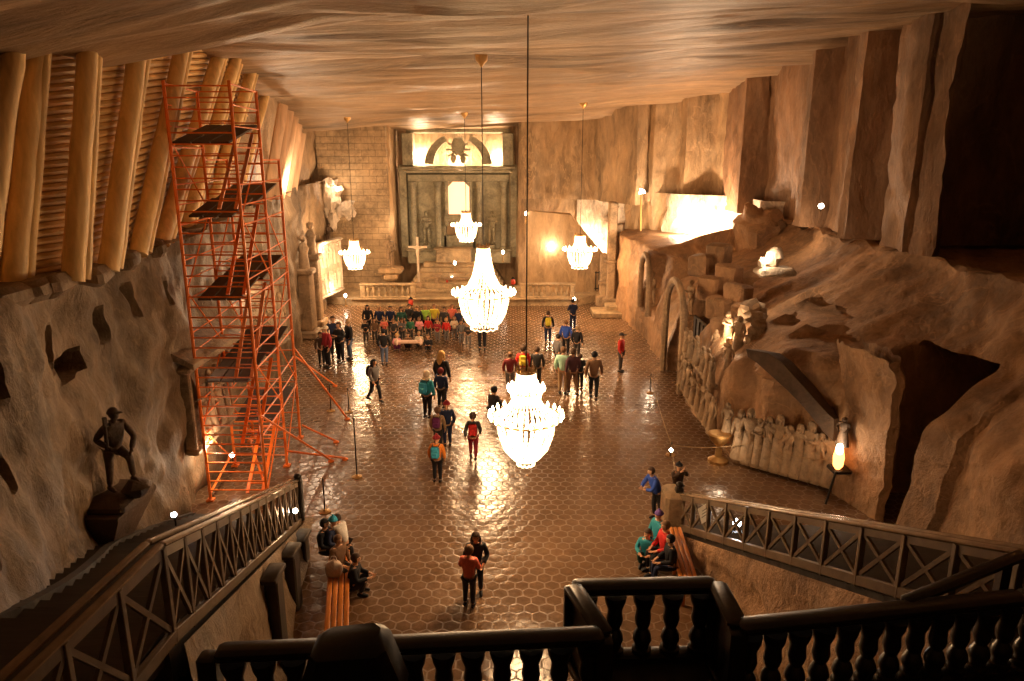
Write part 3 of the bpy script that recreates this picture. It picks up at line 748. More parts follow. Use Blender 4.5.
def template(pose, child):
    k = (pose, child)
    if k in TPL: return TPL[k]
    q = POSES[pose]; pz, ly = q['pz'], q['ly']; hk = 1.22 if child else 1.0; fat = 1.06 if child else 1.0
    dz = pz - .93; V, E = [], []
    def a(x, y, z, r, par=None, ry=None):
        V.append((x, y, z, r) if ry is None else (x, y, z, r, ry)); 
        if par is not None: E.append((par, len(V) - 1))
        return len(V) - 1
    nb = Vector((0, ly * 1.1, 1.44 + dz)); hd = nb + Vector((0, ly * .1 - .015, .17 * (1 + (hk - 1) * .6)))
    # bare body
    pel = a(0, 0, pz, .105); wa = a(0, ly * .4, 1.09 + dz, .115, pel); ch = a(0, ly * .85, 1.28 + dz, .14, wa); n0 = a(*nb, .07, ch)
    n1 = a(nb.x, nb.y - .005, nb.z + .06, .052, n0)
    jaw = a(hd.x, hd.y - .015, hd.z - .065 * hk, .066 * hk, n1); sk = a(hd.x, hd.y, hd.z + .01, .094 * hk, jaw); a(hd.x, hd.y + .008, hd.z + .075 * hk, .07 * hk, sk)
    ns = a(hd.x, hd.y - .105 * hk, hd.z - .012, .016, sk)
    for s in (1, -1): a(s * .098 * hk, hd.y + .01, hd.z - .01, .018, sk)
    for (el, wr), s in zip(q['arm'], (1, -1)):
        sh = a(s * .175, ly * .95, 1.39 + dz, .062 * fat, ch); e = a(*el, .044 * fat, sh); w = a(*wr, .030, e)
        d = (Vector(wr) - Vector(el)).normalized(); pl = Vector(wr) + d * .075; p = a(*pl, .033, w, .018)
        side = Vector((0, -1, 0)) if abs(d.y) < .7 else Vector((s, 0, 0))
        side = (side - d * side.dot(d)).normalized(); nrm = d.cross(side)
        for i, (off, ln) in enumerate(((.028, .075), (.010, .085), (-.009, .08), (-.027, .062))):
            b1 = pl + side * off + d * .045; b2 = b1 + d * ln * .6 + nrm * (.012 + .004 * i) * s
            f = a(*b1, .0105, p); f2 = a(*b2, .0095, f); b3 = b2 + d * ln * .4 + nrm * .02 * s; a(*b3, .007, f2)
        t1 = Vector(wr) + d * .03 + side * .04; f = a(*t1, .012, w); a(*(t1 + d * .05 + side * .02), .009, f)
    for (kn, an), s in zip(q['leg'], (1, -1)):
        hp = a(s * .095, 0, pz - .05, .075 * fat, pel); k_ = a(*kn, .060 * fat, hp); c_ = a(*(Vector(kn) * .55 + Vector(an) * .45 + Vector((0, .015, 0))), .054 * fat, k_); n_ = a(*an, .036, c_); a(an[0], an[1] - .10, max(.04, an[2] - .05), .032, n_)
    body = skin_mesh('body', V, E, M['skin'])
    # jacket
    V, E = [], []
    pel = a(0, .005, pz - .09, .172 * fat); wa = a(0, ly * .4, 1.08 + dz, .155 * fat, pel); ch = a(0, ly * .85, 1.27 + dz, .175 * fat, wa); c2 = a(0, ly, 1.40 + dz, .12, ch); a(nb.x, nb.y, nb.z + .03, .08, c2)
    for (el, wr), s in zip(q['arm'], (1, -1)):
        sh = a(s * .19, ly * .95, 1.375 + dz, .085 * fat, ch); e = a(*el, .066 * fat, sh); w = a(*wr, .052 * fat, e)
    jacket = skin_mesh('jacket', V, E, M['paper'])
    # trousers
    V, E = [], []
    pel = a(0, 0, pz + .03, .145 * fat)
    for (kn, an), s in zip(q['leg'], (1, -1)):
        hp = a(s * .095, 0, pz - .08, .108 * fat, pel); k_ = a(*kn, .078 * fat, hp); a(an[0], an[1], an[2] + .02, .058, k_)
    trousers = skin_mesh('trousers', V, E, M['paper'])
    shoes = []
    for (kn, an) in q['leg']:
        m = MB(); x, y, z = an; z = max(z, .08)
        m.tube([(x, y + .08, z - .035), (x, y + .03, z - .02), (x, y - .06, z - .035), (x, y - .15, z - .05), (x, y - .175, z - .055)], [.03, .052, .048, .036, .02], 8); shoes.append(m.mesh('shoe', M['black']))
    TPL[k] = dict(body=body, jacket=jacket, trousers=trousers, shoes=shoes, head=hd, hk=hk, top=hd.z + .115 * hk, chest=Vector((0, ly * .85, 1.2 + dz)), pz=pz)
    return TPL[k]
HAIR = {}
def hair_mesh(style):
    if style in HAIR: return HAIR[style]
    m = MB(); b = MB().ball((0, .012, .018), (.108, .118, .118), 14, 10); keep = []
    for f in b.f:
        c = sum((b.v[i] for i in f), Vector()) / len(f)
        if style in ('cap', 'beanie'): ok = c.z > .03
        else: ok = c.z > .055 or (c.y > -.015 and c.z > (-.07 if style == 'short' else -.12))
        if ok: keep.append(f)
    used = sorted({i for f in keep for i in f}); mp = {i: k for k, i in enumerate(used)}
    m.add([b.v[i] for i in used], [tuple(mp[i] for i in f) for f in keep], True)
    if style == 'long':
        m.tube([(0, .07, .02), (0, .10, -.08), (0, .115, -.2), (0, .11, -.30)], [.10, .10, .095, .05], 10)
        for s in (1, -1): m.tube([(s * .09, .0, .03), (s * .10, .01, -.08), (s * .095, -.02, -.2)], [.03, .035, .02], 6)
    if style == 'cap': m.box((0, -.14, .055), (.15, .12, .015), bev=.006)
    if style == 'beanie': m.lathe([(.112, .025), (.12, .04), (.112, .06)], (0, .012, 0), 14); m.ball((0, .01, .145), .03, 8, 5)
    if style == 'hood': m.lathe([(.08, -.16), (.13, -.12), (.12, -.07)], (0, .03, 0), 12)
    HAIR[style] = m.mesh('hair', M['black']); return HAIR[style]
eye_me = MB().ball((.036, -.088, .012), (.013, .01, .010), 8, 5).ball((-.036, -.088, .012), (.013, .01, .010), 8, 5).mesh('eyes', M['eye'])
BK = {}
def pack_mesh():
    if 'm' in BK: return BK['m'], BK['p'], BK['s']
    m = MB(); m.box((0, 0, 0), (.30, .17, .44), bev=.06); BK['m'] = m.mesh('backpack', M['black'])
    m = MB(); m.box((0, .10, -.07), (.22, .07, .2), bev=.03); BK['p'] = m.mesh('pocket', M['black'])
    m = MB()
    for s in (1, -1): m.tube([(s * .11, -.06, .2), (s * .12, -.2, .24), (s * .13, -.36, .10), (s * .13, -.33, -.1), (s * .11, -.08, -.18)], .018, 5)
    BK['s'] = m.mesh('strap', M['black']); return BK['m'], BK['p'], BK['s']
def figure(name, loc, scale, yaw, pose, child, label, cat, mats, hair='short', group=None):
    """one figure: an Empty at the feet with body and clothing meshes under it"""
    T = template(pose, child); e = thing(name, label, cat, loc, yaw, group); e.scale = (scale,) * 3
    link_mesh('body', T['body'], e, mat=mats.get('body'))
    if mats.get('jacket'): link_mesh('jacket', T['jacket'], e, mat=mats['jacket'])
    if mats.get('trousers'): link_mesh('trousers', T['trousers'], e, mat=mats['trousers'])
    for s in T['shoes']: link_mesh('shoe', s, e, mat=mats.get('shoe'))
    if hair:
        h = link_mesh({'cap': 'cap', 'beanie': 'beanie'}.get(hair, 'hair'), hair_mesh(hair), e, T['head'], (0, 0, 0), T['hk'], mats.get('hair'))
    link_mesh('eyes', eye_me, e, T['head'], (0, 0, 0), T['hk'], mats.get('eyes'))
    return e, T
C = dict(black=(.012, .012, .016), navy=(.015, .025, .075), blue=(.03, .09, .5), jean=(.10, .14, .24), grey=(.16, .15, .15), dgrey=(.045, .042, .042), white=(.75, .72, .68), red=(.62, .03, .025), dred=(.30, .02, .03),
         orange=(.85, .26, .03), brown=(.20, .11, .06), dbrown=(.07, .04, .025), tan=(.42, .28, .15), teal=(.03, .32, .42), green=(.04, .20, .12), dgreen=(.02, .09, .07), lime=(.38, .70, .10), yellow=(.72, .60, .06), mint=(.45, .75, .60), pink=(.80, .32, .38),
         purple=(.17, .03, .14), plum=(.09, .035, .045), violet=(.14, .08, .32), coral=(.82, .20, .14), blond=(.55, .34, .12), maroon=(.18, .02, .02), cyan=(.05, .42, .66), cream=(.7, .6, .45))
def P(px_, hy, fy, label, yaw=0, pose='stand', jk='black', tr='black', hair='short', hc='dbrown', child=False, h=None, pack=None, packlabel=None, group=None, z0=0.0, X=None):
    T = template(pose, child)
    if fy is not None:
        f = at(px_, fy, z=z0); t = at(px_, hy, Y=f.y); s = (t.z - z0) / T['top']; f.x = (f.x + t.x) / 2
    else:
        s = h / T['top']; f = at(px_, hy, z=z0 + h); f.z = z0
    e, T = figure('person', (f.x, f.y, z0), s, yaw, pose, child, label, 'person', dict(jacket=cloth(C[jk]), trousers=cloth(C[tr]), hair=cloth(C[hc])), hair, group)
    if pack:
        m, p, st = pack_mesh(); loc = Vector((f.x, f.y, z0)) + Matrix.Rotation(yaw, 3, 'Z') @ (T['chest'] + Vector((0, .26, .02))) * s
        b = link_mesh('backpack', m, None, loc, (0, 0, yaw), s, cloth(C[pack])); tag(b, packlabel, 'backpack')
        link_mesh('pocket', p, b, mat=cloth(C[pack])); link_mesh('strap', st, b)
    return e
PI = math.pi
# left-hand knot of grown-ups near the wall
P(321, 332, 366, 'person in dark clothes half hidden behind the red jacket of the left knot', .6, 'stand', 'dbrown', 'black', 'short')
P(327, 326, 368, 'person in red jacket and pale cap standing with the dark-clad group by the left wall', -.8, 'stand', 'dred', 'black', 'cap', 'cream')
P(334, 316, 358, 'person in navy jacket at the back of the knot by the left wall', .2, 'stand', 'navy', 'black')
P(340, 322, 363, 'person in black jacket in the middle of the knot by the left wall', -.5, 'hold', 'black', 'black')
P(349, 319, 360, 'grey haired person in dark jacket and jeans at the right of the left knot', -1.0, 'stand', 'black', 'jean', 'short', 'tan')
# walkers and the line of children in the middle left
P(384, 329, 365, 'person in black top and light jeans facing the posing group', PI, 'stand', 'black', 'jean', 'short', 'black')
P(374, 359, 402, 'long haired person in grey top walking right with a black shoulder pack', .9, 'walk', 'grey', 'black', 'long', 'black', pack='black', packlabel='black pack on the back of the walking long haired person')
P(442, 351, 403, 'tall blond person in dark jacket with red belt standing among the children', 2.6, 'stand', 'black', 'navy', 'long', 'blond')
P(441, 368, 408, 'child in navy coat with red collar standing in front of the tall blond person', 2.9, 'stand', 'navy', 'black', 'short', 'maroon', child=True)
P(427, 371, 418, 'child in teal jacket carrying a pale hood at the left of the middle line', 2.7, 'stand', 'teal', 'black', 'hood', 'cream', child=True, pack='cyan', packlabel='bright blue backpack on the child in the teal jacket')
P(447, 401, 446, 'child in navy jacket with red scarf behind the purple backpack', 3.4, 'stand', 'navy', 'navy', 'beanie', 'dred', child=True)
P(438, 407, 450, 'child in pale top with purple backpack standing behind the yellow coat', 3.0, 'stand', 'tan', 'dgrey', 'short', 'brown', child=True, pack='purple', packlabel='purple backpack on the child behind the yellow coat')
P(437, 435, 482, 'child in orange yellow coat seen from behind at the front of the line', 3.0, 'stand', 'orange', 'black', 'beanie', 'dred', child=True, pack='cyan', packlabel='small light blue backpack on the orange yellow coat')
P(473, 413, 459, 'child in grey jacket and red trousers walking alone away from the front', PI, 'walk', 'dgrey', 'dred', 'short', 'dbrown', child=True, pack='red', packlabel='red backpack on the child walking alone')
P(492, 387, 414, 'small dark figure crouching alone left of the front chandelier', 2.4, 'crouch', 'dgrey', 'black', 'short', 'black', child=True)
# parent and child at the front
P(476, 531, 594, 'long haired person in black jacket hugging a child near the front of the floor', .1, 'hug', 'black', 'black', 'long', 'dbrown')
P(469, 546, 606, 'child in bright orange red vest hugged by the long haired person', 2.9, 'hold', 'coral', 'dgrey', 'short', 'brown', child=True)
# behind the front chandelier
P(510, 352, 392, 'person in faded red top at the left of the three behind the front chandelier', PI, 'stand', 'maroon', 'grey', 'short', 'brown')
P(523, 345, 388, 'child in red jacket in the middle of the three behind the front chandelier', PI, 'stand', 'red', 'dgrey', 'short', 'dbrown', child=True, pack='yellow', packlabel='yellow backpack on the red jacket behind the front chandelier')
P(537, 347, 388, 'person in dark plaid jacket at the right of the three behind the front chandelier', PI, 'stand', 'dgrey', 'dgrey', 'short', 'dbrown')
P(482, 308, 350, 'person in dark trousers half hidden by the middle chandelier', 0, 'stand', 'dgrey', 'black')
# right-hand cluster
P(548, 311, 344, 'person in black coat standing alone between the clusters of visitors', PI, 'stand', 'black', 'navy', 'short', 'dbrown', pack='yellow', packlabel='olive yellow backpack on the black coat')
P(573, 299, 331, 'person in dark clothes farthest back in the right cluster', 3.6, 'hold', 'navy', 'navy', 'short', 'black')
P(566, 320, 356, 'person in bright blue jacket in the middle of the right cluster', 2.8, 'stand', 'blue', 'black', 'short', 'brown')
P(577, 326, 360, 'fair haired person in black jacket just right of the bright blue jacket', 2.6, 'stand', 'black', 'dgrey', 'short', 'tan')
P(558, 334, 372, 'person in grey checked jacket at the left of the right cluster', 2.2, 'stand', 'grey', 'dgrey', 'short', 'black')
P(563, 347, 394, 'person in mint green jacket at the front left of the right cluster', 2.9, 'stand', 'mint', 'tan', 'short', 'brown')
P(573, 349, 395, 'person in maroon brown coat and khaki trousers in the front of the right cluster', 3.3, 'walk', 'plum', 'brown', 'short', 'dbrown')
P(580, 354, 390, 'person in black coat tucked behind the maroon brown coat', 3.5, 'stand', 'black', 'black', 'short', 'dbrown')
P(594, 352, 400, 'tall person in brown sweater and black trousers at the right end of the cluster', 3.0, 'walk', 'brown', 'black', 'short', 'black')
P(621, 333, 372, 'person in red jacket and black cap standing alone at the right of the floor', 1.2, 'stand', 'red', 'dgrey', 'cap', 'black')
# people at the foot of the right staircase
P(658, 466, 519, 'person in blue sweater leaning on the stone post of the right stairs', -1.2, 'lean', 'blue', 'black', 'short', 'dbrown')
P(677, 462, 512, 'person in dark coat and black hat bending over the stone post', .4, 'raise', 'dbrown', 'black', 'beanie', 'black')
P(661, 510, None, 'seated person in violet hat and teal jacket on the right bench', -1.1, 'sit', 'teal', 'navy', 'beanie', 'violet', h=1.25)
P(668, 521, None, 'seated person in bright red jacket on the right bench', -1.3, 'sit', 'red', 'black', 'short', 'brown', h=1.28)
P(649, 527, None, 'person in dark teal top sitting on the floor by the right bench', -.4, 'crouch', 'teal', 'dgreen', 'short', 'dbrown', h=.95)
P(673, 535, None, 'seated person in black coat at the near end of the right bench', -1.5, 'sit', 'black', 'navy', 'short', 'black', h=1.2)
# people at the foot of the left staircase
P(345, 517, 567, 'person in white shirt standing and stooping beside the left bench', -2.2, 'lean', 'white', 'black', 'short', 'dbrown')
P(331, 516, None, 'seated person in dark coat and light blue hat on the left bench', 1.2, 'sit', 'navy', 'black', 'beanie', 'cyan', h=1.28)
P(322, 519, None, 'seated person in black jacket at the far end of the left bench', 1.3, 'sit', 'black', 'black', 'short', 'black', h=1.24)
P(336, 535, None, 'seated person in brown red jumper on the left bench', 1.0, 'sit', 'brown', 'dgrey', 'short', 'brown', h=1.2)
P(350, 554, None, 'person in black jacket sitting on the floor in front of the left bench', 1.6, 'crouch', 'black', 'dgrey', 'short', 'dbrown', h=.98)
# the class posing for a photograph in front of the altar rail
BACK = [(367, 305, 'black', 'dark hair', 'black'), (379, 306, 'navy', '', 'tan'), (390, 306, 'navy', '', 'dbrown'), (401, 307, 'dgreen', '', 'dbrown'), (409, 304, 'dgrey', '', 'black'), (417, 306, 'black', '', 'brown'), (425, 305, 'lime', '', 'tan'), (434, 304, 'yellow', '', 'brown'), (444, 307, 'dgrey', '', 'dbrown'), (452, 304, 'coral', '', 'brown'), (459, 308, 'navy', '', 'black')]
NAME = dict(black='black', navy='navy blue', dgreen='dark green', dgrey='dark grey', lime='lime green', yellow='olive yellow', coral='orange coral', brown='brown', red='red', dred='deep red', grey='grey', green='green', pink='pink', cream='cream', maroon='maroon', purple='purple', orange='orange', teal='teal')
for i, (x, y, c, _, hc) in enumerate(BACK):
    P(x, y, None, '%s clad person in the back row of the posing class, %s from the left' % (NAME[c], ORD[i]), rnd.uniform(-.25, .25), 'stand', c, 'black', 'short' if i % 3 else 'long', hc, h=1.62, group='back row of the posing class')
MID = [(365, 319, 'black', 'black'), (374, 318, 'brown', 'dbrown'), (384, 317, 'coral', 'brown'), (393, 319, 'dgrey', 'brown'), (402, 318, 'grey', 'dbrown'), (410, 317, 'green', 'dbrown'), (419, 317, 'pink', 'brown'), (428, 316, 'red', 'dbrown'), (437, 319, 'dred', 'brown'), (446, 318, 'red', 'blond'), (454, 316, 'cream', 'brown'), (461, 320, 'grey', 'dbrown'), (468, 322, 'dgrey', 'black')]
for i, (x, y, c, hc) in enumerate(MID):
    P(x, y, None, '%s clad child in the middle row of the posing class, %s from the left' % (NAME[c], ORD[i]), rnd.uniform(-.3, .3), 'stand' if i % 2 else 'hold', c, 'dgrey' if i < 8 else 'grey', 'long' if i % 3 == 1 else 'short', hc, True, h=1.28, group='middle row of the posing class')
FRONT = [(397, 333, 'pink', 'blond'), (408, 332, 'brown', 'dbrown'), (419, 331, 'cream', 'tan'), (428, 334, 'black', 'brown')]
for i, (x, y, c, hc) in enumerate(FRONT):
    P(x, y, None, '%s clad child crouching in the front row of the posing class, %s from the left' % (NAME[c], ORD[i]), 0, 'crouch', c, ['purple', 'black', 'black', 'dgrey'][i], 'short', hc, True, h=.86, group='front row of the posing class')
m = MB(); a = at(396, 339, z=.62); b = at(424, 339, z=.62); a.y -= .55; b.y -= .55
m.tube([a, a.lerp(b, .08), a.lerp(b, .15), a.lerp(b, .85), a.lerp(b, .92), b], [.10, .19, .09, .09, .19, .10], 10)
tag(m.build('paper_scroll', cloth((.85, .62, .5)), origin=a), 'pale pinkish rolled scroll with round ends held by the crouching children', 'scroll')

# ------------------------------------------------------------------ balcony balustrade in front of the camera
BZ = 5.1
BALK = .9
BAL = [(.0, .115), (.05, .115), (.06, .085), (.10, .085), (.16, .112), (.22, .10), (.29, .062), (.34, .085), (.40, .098), (.46, .088), (.52, .085), (.60, .118), (.66, .128), (.68, .128)]
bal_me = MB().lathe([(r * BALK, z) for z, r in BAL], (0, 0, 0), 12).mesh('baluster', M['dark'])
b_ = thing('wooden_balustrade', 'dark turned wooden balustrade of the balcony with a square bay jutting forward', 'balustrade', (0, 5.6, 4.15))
bl = parent_loc(b_)
runs = [((-2.62, 5.50), (.84, 5.74)), ((.84, 5.74), (.62, 6.50)), ((.62, 6.50), (2.10, 6.55)), ((2.10, 6.55), (2.12, 5.86)), ((2.12, 5.86), (5.1, 6.33)), ((5.1, 6.33), (7.0, 6.6))]
for i, (p, q) in enumerate(runs):
    p3, q3 = Vector((*p, BZ)), Vector((*q, BZ))
    m = MB(); m.bar(p3 + Vector((0, 0, -.06)), q3 + Vector((0, 0, -.06)), .20, .09, bev=.03); m.bar(p3 + Vector((0, 0, -.125)), q3 + Vector((0, 0, -.125)), .13, .05, bev=.015); m.build('handrail', M['dark'], b_)
    m = MB(); m.bar(p3 + Vector((0, 0, -.90)), q3 + Vector((0, 0, -.90)), .18, .10, bev=.02); m.build('bottom_rail', M['dark'], b_)
    L = (q3 - p3).length; n = max(1, int(round(L / (.27 if i != 4 else .245))))
    if i in (1, 3):
        d = (q3 - p3).normalized(); m = MB(); m.bar(p3 + Vector((0, 0, -.5)), q3 + Vector((0, 0, -.5)), .06, .72); m.build('side_panel', M['dark'], b_)
        continue
    for k in range(n):
        c = p3 + (q3 - p3) * (k + .5) / n
        link_mesh('baluster', bal_me, b_, c + Vector((0, 0, -.85)) - bl, (0, 0, .3 * k))
for p in [(-2.7, 5.5), (.84, 5.74), (.62, 6.50), (2.10, 6.55), (2.12, 5.86)]:
    m = MB(); m.box((p[0], p[1], BZ - .52), (.17, .17, .86), bev=.02); m.build('newel_post', M['dark'], b_)
# black bag and coat over the rail
m = MB(); g = at(362, 655, z=5.0); g.y -= .35
m.box((0, 0, 0), (.62, .40, .56), bev=.07)
for v in m.v: v.x *= 1.0 + .45 * (v.z < -.1); v.z += .03 * math.sin(v.x * 5 + v.y * 4)
m.v = [v + Vector((g.x, g.y, BZ + .08)) for v in m.v]
bag = m.build('shoulder_bag', M['black'], origin=(g.x, g.y, BZ - .33)); tag(bag, 'black shoulder bag resting against the balcony rail at the bottom of the view', 'bag')
m = MB(); m.tube([(g.x + .02, g.y - .2, BZ + .02), (g.x + .2, g.y - .3, BZ - .08), (g.x + .36, g.y - .3, BZ - .35), (g.x + .42, g.y - .22, BZ - .5)], .018, 6); m.build('strap', plain('grey_webbing', (.10, .09, .08), .5), bag)
m = MB(); m.bar((g.x + .3, g.y - .12, BZ + .09), (g.x + .44, g.y - .2, BZ - .12), .03, .015); m.build('zip', M['brass'], bag)

# ------------------------------------------------------------------ stair railings with crossed braces
def railing(line, label, side, step, w=.09, hh=0.0):
    T = thing('stair_railing', label, 'railing', (line[0][0][0], line[0][0][1], line[0][1]))
    pts = [Vector((a[0], a[1], z)) for a, z in line]
    for p, q in zip(pts, pts[1:]):
        up = Vector((0, 0, 1))
        m = MB(); m.bar(p + up * (.95 + hh), q + up * (.95 + hh), .10, .07, bev=.025); m.bar(p + up * (.97 + hh) + Vector((side * .15, 0, 0)), q + up * (.97 + hh) + Vector((side * .15, 0, 0)), .10, .07, bev=.025); m.build('handrail', M['handrail'], T)
        m = MB(); m.bar(p + up * (.86 + hh), q + up * (.86 + hh), .05, .12); m.build('upper_rail', M['rail'], T)
        m = MB(); m.bar(p + up * (.04 - hh), q + up * (.04 - hh), .09, .16, bev=.01); m.build('bottom_rail', M['rail'], T)
        n = max(1, int(round((q - p).length / step)))
        for k in range(n):
            a, b = p + (q - p) * k / n, p + (q - p) * (k + 1) / n
            m = MB(); m.box((a.x, a.y, a.z + .43), (w, w, .98 + 2 * hh), bev=.01); m.build('post', M['rail'], T)
            m = MB(); m.bar(a + up * (.1 - hh), b + up * (.85 + hh), .045, .06); m.build('cross_brace', M['rail'], T)
            m = MB(); m.bar(a + up * (.85 + hh), b + up * (.1 - hh), .045, .06); m.build('cross_brace', M['rail'], T)
    e = pts[0]; m = MB(); m.box((e.x, e.y + .05, e.z + .52), (.2, .2, 1.2), bev=.03); m.ball((e.x, e.y + .05, e.z + 1.18), (.1, .1, .08), 10, 6); m.build('newel_post', M['iron'], T)
    return T
railing([((-5.58, 17.2), .05), ((-3.83, 7.05), 4.12), ((-3.95, 4.6), 4.18)], 'dark wooden railing with crossed braces along the left staircase', -1, .82, .08, .12)
railing([((4.22, 16.6), .1), ((5.62, 7.1), 4.12), ((8.2, 6.9), 4.18)], 'dark wooden railing with crossed braces along the right staircase', 1, .95)
# upper flight handrail at the right of the balcony
T = thing('stair_handrail', 'heavy dark handrail slanting behind the right end of the balustrade', 'railing', (4.4, 6.6, 4.15))
m = MB(); m.bar((3.85, 6.2, 5.06), (5.55, 7.0, 5.1), .14, .10, bev=.03); m.build('handrail', M['dark'], T)
for x, y in ((4.1, 6.33), (5.3, 6.9)):
    m = MB(); m.box((x, y, 4.6), (.1, .1, .9)); m.build('post', M['dark'], T)
# notice on the right railing
m = MB(); p = at(703, 511, Y=15.1); m.box((p.x, p.y - .12, p.z), (.28, .004, .44), Matrix.Rotation(.45, 3, 'Z') @ Matrix.Rotation(-.35, 3, 'Y'), .004)
q = tag(m.build('paper_notice', M['sheet'], origin=p), 'white paper notice hung on the upper rail of the right staircase', 'notice')
m = MB()
for k in range(3): m.box((p.x - .01, p.y - .135, p.z + .1 - .08 * k), (.13, .004, .014), Matrix.Rotation(.45, 3, 'Z') @ Matrix.Rotation(-.35, 3, 'Y'))
m.build('text_lines', M['iron'], q)
# stone post at the foot of the right stairs, two orange benches
m = MB(); m.box((4.1, 16.75, .55), (.5, .75, 1.1), bev=.08); m.rough(.03); tag(m.build('stone_post', M['carved'], origin=(4.1, 16.75, 0)), 'brown stone post at the foot of the right staircase', 'post')
def bench(p, q, wid, label):
    p, q = Vector(p), Vector(q); T = thing('bench', label, 'bench', (p.x, p.y, 0)); d = (q - p).normalized(); n = d.cross(Vector((0, 0, 1)))
    for k in range(4):
        o = n * ((k - 1.5) * wid / 4); m = MB(); m.bar(p + o, q + o, wid / 4 - .02, .05, bev=.012); m.build('slat', M['orange'], T)
    for f in (.06, .5, .94):
        c = p + (q - p) * f
        for s in (1, -1):
            m = MB(); e = c + n * s * wid * .36; m.box((e.x, e.y, .21), (.07, .07, .42)); m.build('leg', M['orange'], T)
bench((-3.35, 11.9, .45), (-3.98, 14.9, .45), .48, 'orange slatted wooden bench at the foot of the left staircase')
bench((3.78, 13.3, .45), (3.95, 16.0, .45), .42, 'orange slatted wooden bench at the foot of the right staircase')
m = MB(); p = at(334, 570, z=.6); m.ball((p.x, p.y, .62), (.20, .16, .22), 10, 8, .25); m.tube([(p.x - .08, p.y, .82), (p.x - .04, p.y, .93), (p.x + .05, p.y, .93), (p.x + .08, p.y, .82)], .012, 6)
tag(m.build('carrier_bag', cloth((.62, .5, .42)), origin=(p.x, p.y, .45)), 'pale cloth carrier bag on the left bench', 'bag')

# dark blocks added for the dark bands on the side of the left staircase
for (x0, y0, z0, z1), lb in (((-5.05, 15.2, 0, .62), 'short added block for a dark band under the far end of the left staircase'), ((-4.72, 13.4, 0, 1.3), 'added block for a dark band under the left staircase beside the bench'), ((-4.35, 11.3, 0, 2.1), 'tall added block for a dark band under the left staircase nearest the balcony')):
    m = MB(); m.box((x0 + .12, y0, (z0 + z1) / 2), (.24, .34, z1 - z0), bev=.03); m.box((x0 + .12, y0, z1 + .04), (.3, .6, .1), bev=.02); tag(m.build('dark_band_block', M['stair'], origin=(x0, y0, 0)), lb, 'dark band')

# ------------------------------------------------------------------ rope barriers
def stanchion(px_, py, top, label, h=None):
    p = at(px_, py, z=0); h = h or (at(px_, top, Y=p.y).z); T = thing('rope_stanchion', label, 'stanchion', (p.x, p.y, 0), group='rope stanchions on the floor')
    m = MB(); m.lathe([(.16, 0), (.16, .02), (.05, .05), (.03, .09)], p, 14); m.build('base', M['brass'], T)
    m = MB(); m.lathe([(.02, .05), (.02, h - .05), (.035, h - .03), (.02, h)], p, 8); m.build('pole', M['iron'], T)
    return p + Vector((0, 0, h - .1))
def rope(pts, label, sag=.12):
    Q = []
    for a, b in zip(pts, pts[1:]):
        for i in range(8): f = i / 8; Q.append(a.lerp(b, f) - Vector((0, 0, sag * 4 * f * (1 - f))))
    Q.append(pts[-1]); m = MB(); m.tube(Q, .014, 5); tag(m.build('rope', M['ropem'], origin=pts[0]), label, 'rope')
a = stanchion(357, 477, 418, 'slim dark stanchion on the floor right of the scaffold foot, the nearer one'); b = stanchion(349, 412, 388, 'slim dark stanchion on the floor right of the scaffold, the middle one'); c = stanchion(331, 411, 384, 'slim dark stanchion beside the scaffold braces, the leftmost one')
d = stanchion(325, 512, 478, 'short dark stanchion beside the head of the left bench')
rope([a, b, c], 'thin rope strung between the stanchions by the scaffold')
a = stanchion(650, 393, 374, 'slim dark stanchion under the right wall, the farther one'); b = stanchion(671, 455, 442, 'slim dark stanchion under the right wall, the nearer one')
rope([a, b, Vector((4.3, 17.0, 1.0))], 'thin rope drooping along the right side of the floor')
rope([b, Vector((7.3, 20.3, .9)), Vector((8.9, 18.8, 1.0))], 'thin rope in front of the carved crowd on the right')

# ------------------------------------------------------------------ lamps
def lamp(name, p, label, aim, mat='lamp', r=.09, power=0, c=WARM):
    p = Vector(p); d = (Vector(aim) - p).normalized(); T = thing(name, label, 'lamp', p)
    m = MB(); m.tube([p - d * .22, p - d * .16, p - d * .04, p + d * .02], [r * .45, r * .8, r * 1.05, r * 1.15], 10); m.build('housing', M['iron'], T)
    m = MB(); m.tube([p + d * .02, p + d * .045], [r, r * .8], 10); m.build('lens', M[mat], T)
    m = MB(); m.tube([p - d * .1, p - d * .1 - Vector((0, 0, .2))], .02, 6); m.build('bracket', M['iron'], T)
    if power: spot('spotlight_beam', p + d * .08, Vector(aim), power, 90, c, .06)
lamp('spotlight', at(174, 515, X=-6.75), 'small bright spotlight on the floor below the miner statue', (-5, 8, 7.5), 'coldlamp', .055, 30, (1, .85, .7))
lamp('spotlight', at(295, 511, X=-5.2), 'bright spotlight clamped under the far end of the left railing', (-1, 10.0, 5.5), 'lamp', .065, 40)
lamp('spotlight', at(737, 523, X=5.4), 'white spotlight clamped to the right railing', (2, 7, 6), 'coldlamp', .10, 40, (1, .9, .8))
lamp('spotlight', at(232, 455, Y=19.6), 'bright floor spotlight inside the foot of the scaffold', (-6, 12, 5), 'lamp', .07, 40)
lamp('spotlight', at(671, 450, Y=20.0), 'small floor lamp at the foot of the right wall', (4, 12, 4), 'lamp', .06)
lamp('spotlight', at(821, 206, X=11.4), 'small spotlight on the ledge below the rock slabs', (9, 20, 8), 'lamp', .10)
lamp('spotlight', at(283, 196, Y=37.4), 'bright floodlight at the foot of the pale planks', (-9, 28, 9), 'lamp', .28)
m = MB(); p = at(641, 240, Y=42.6); q = at(641, 194, Y=42.6)
T = thing('lamp_post', 'slim post with a small white lamp at the right end of the stage', 'lamp', (p.x, p.y, 4.2))
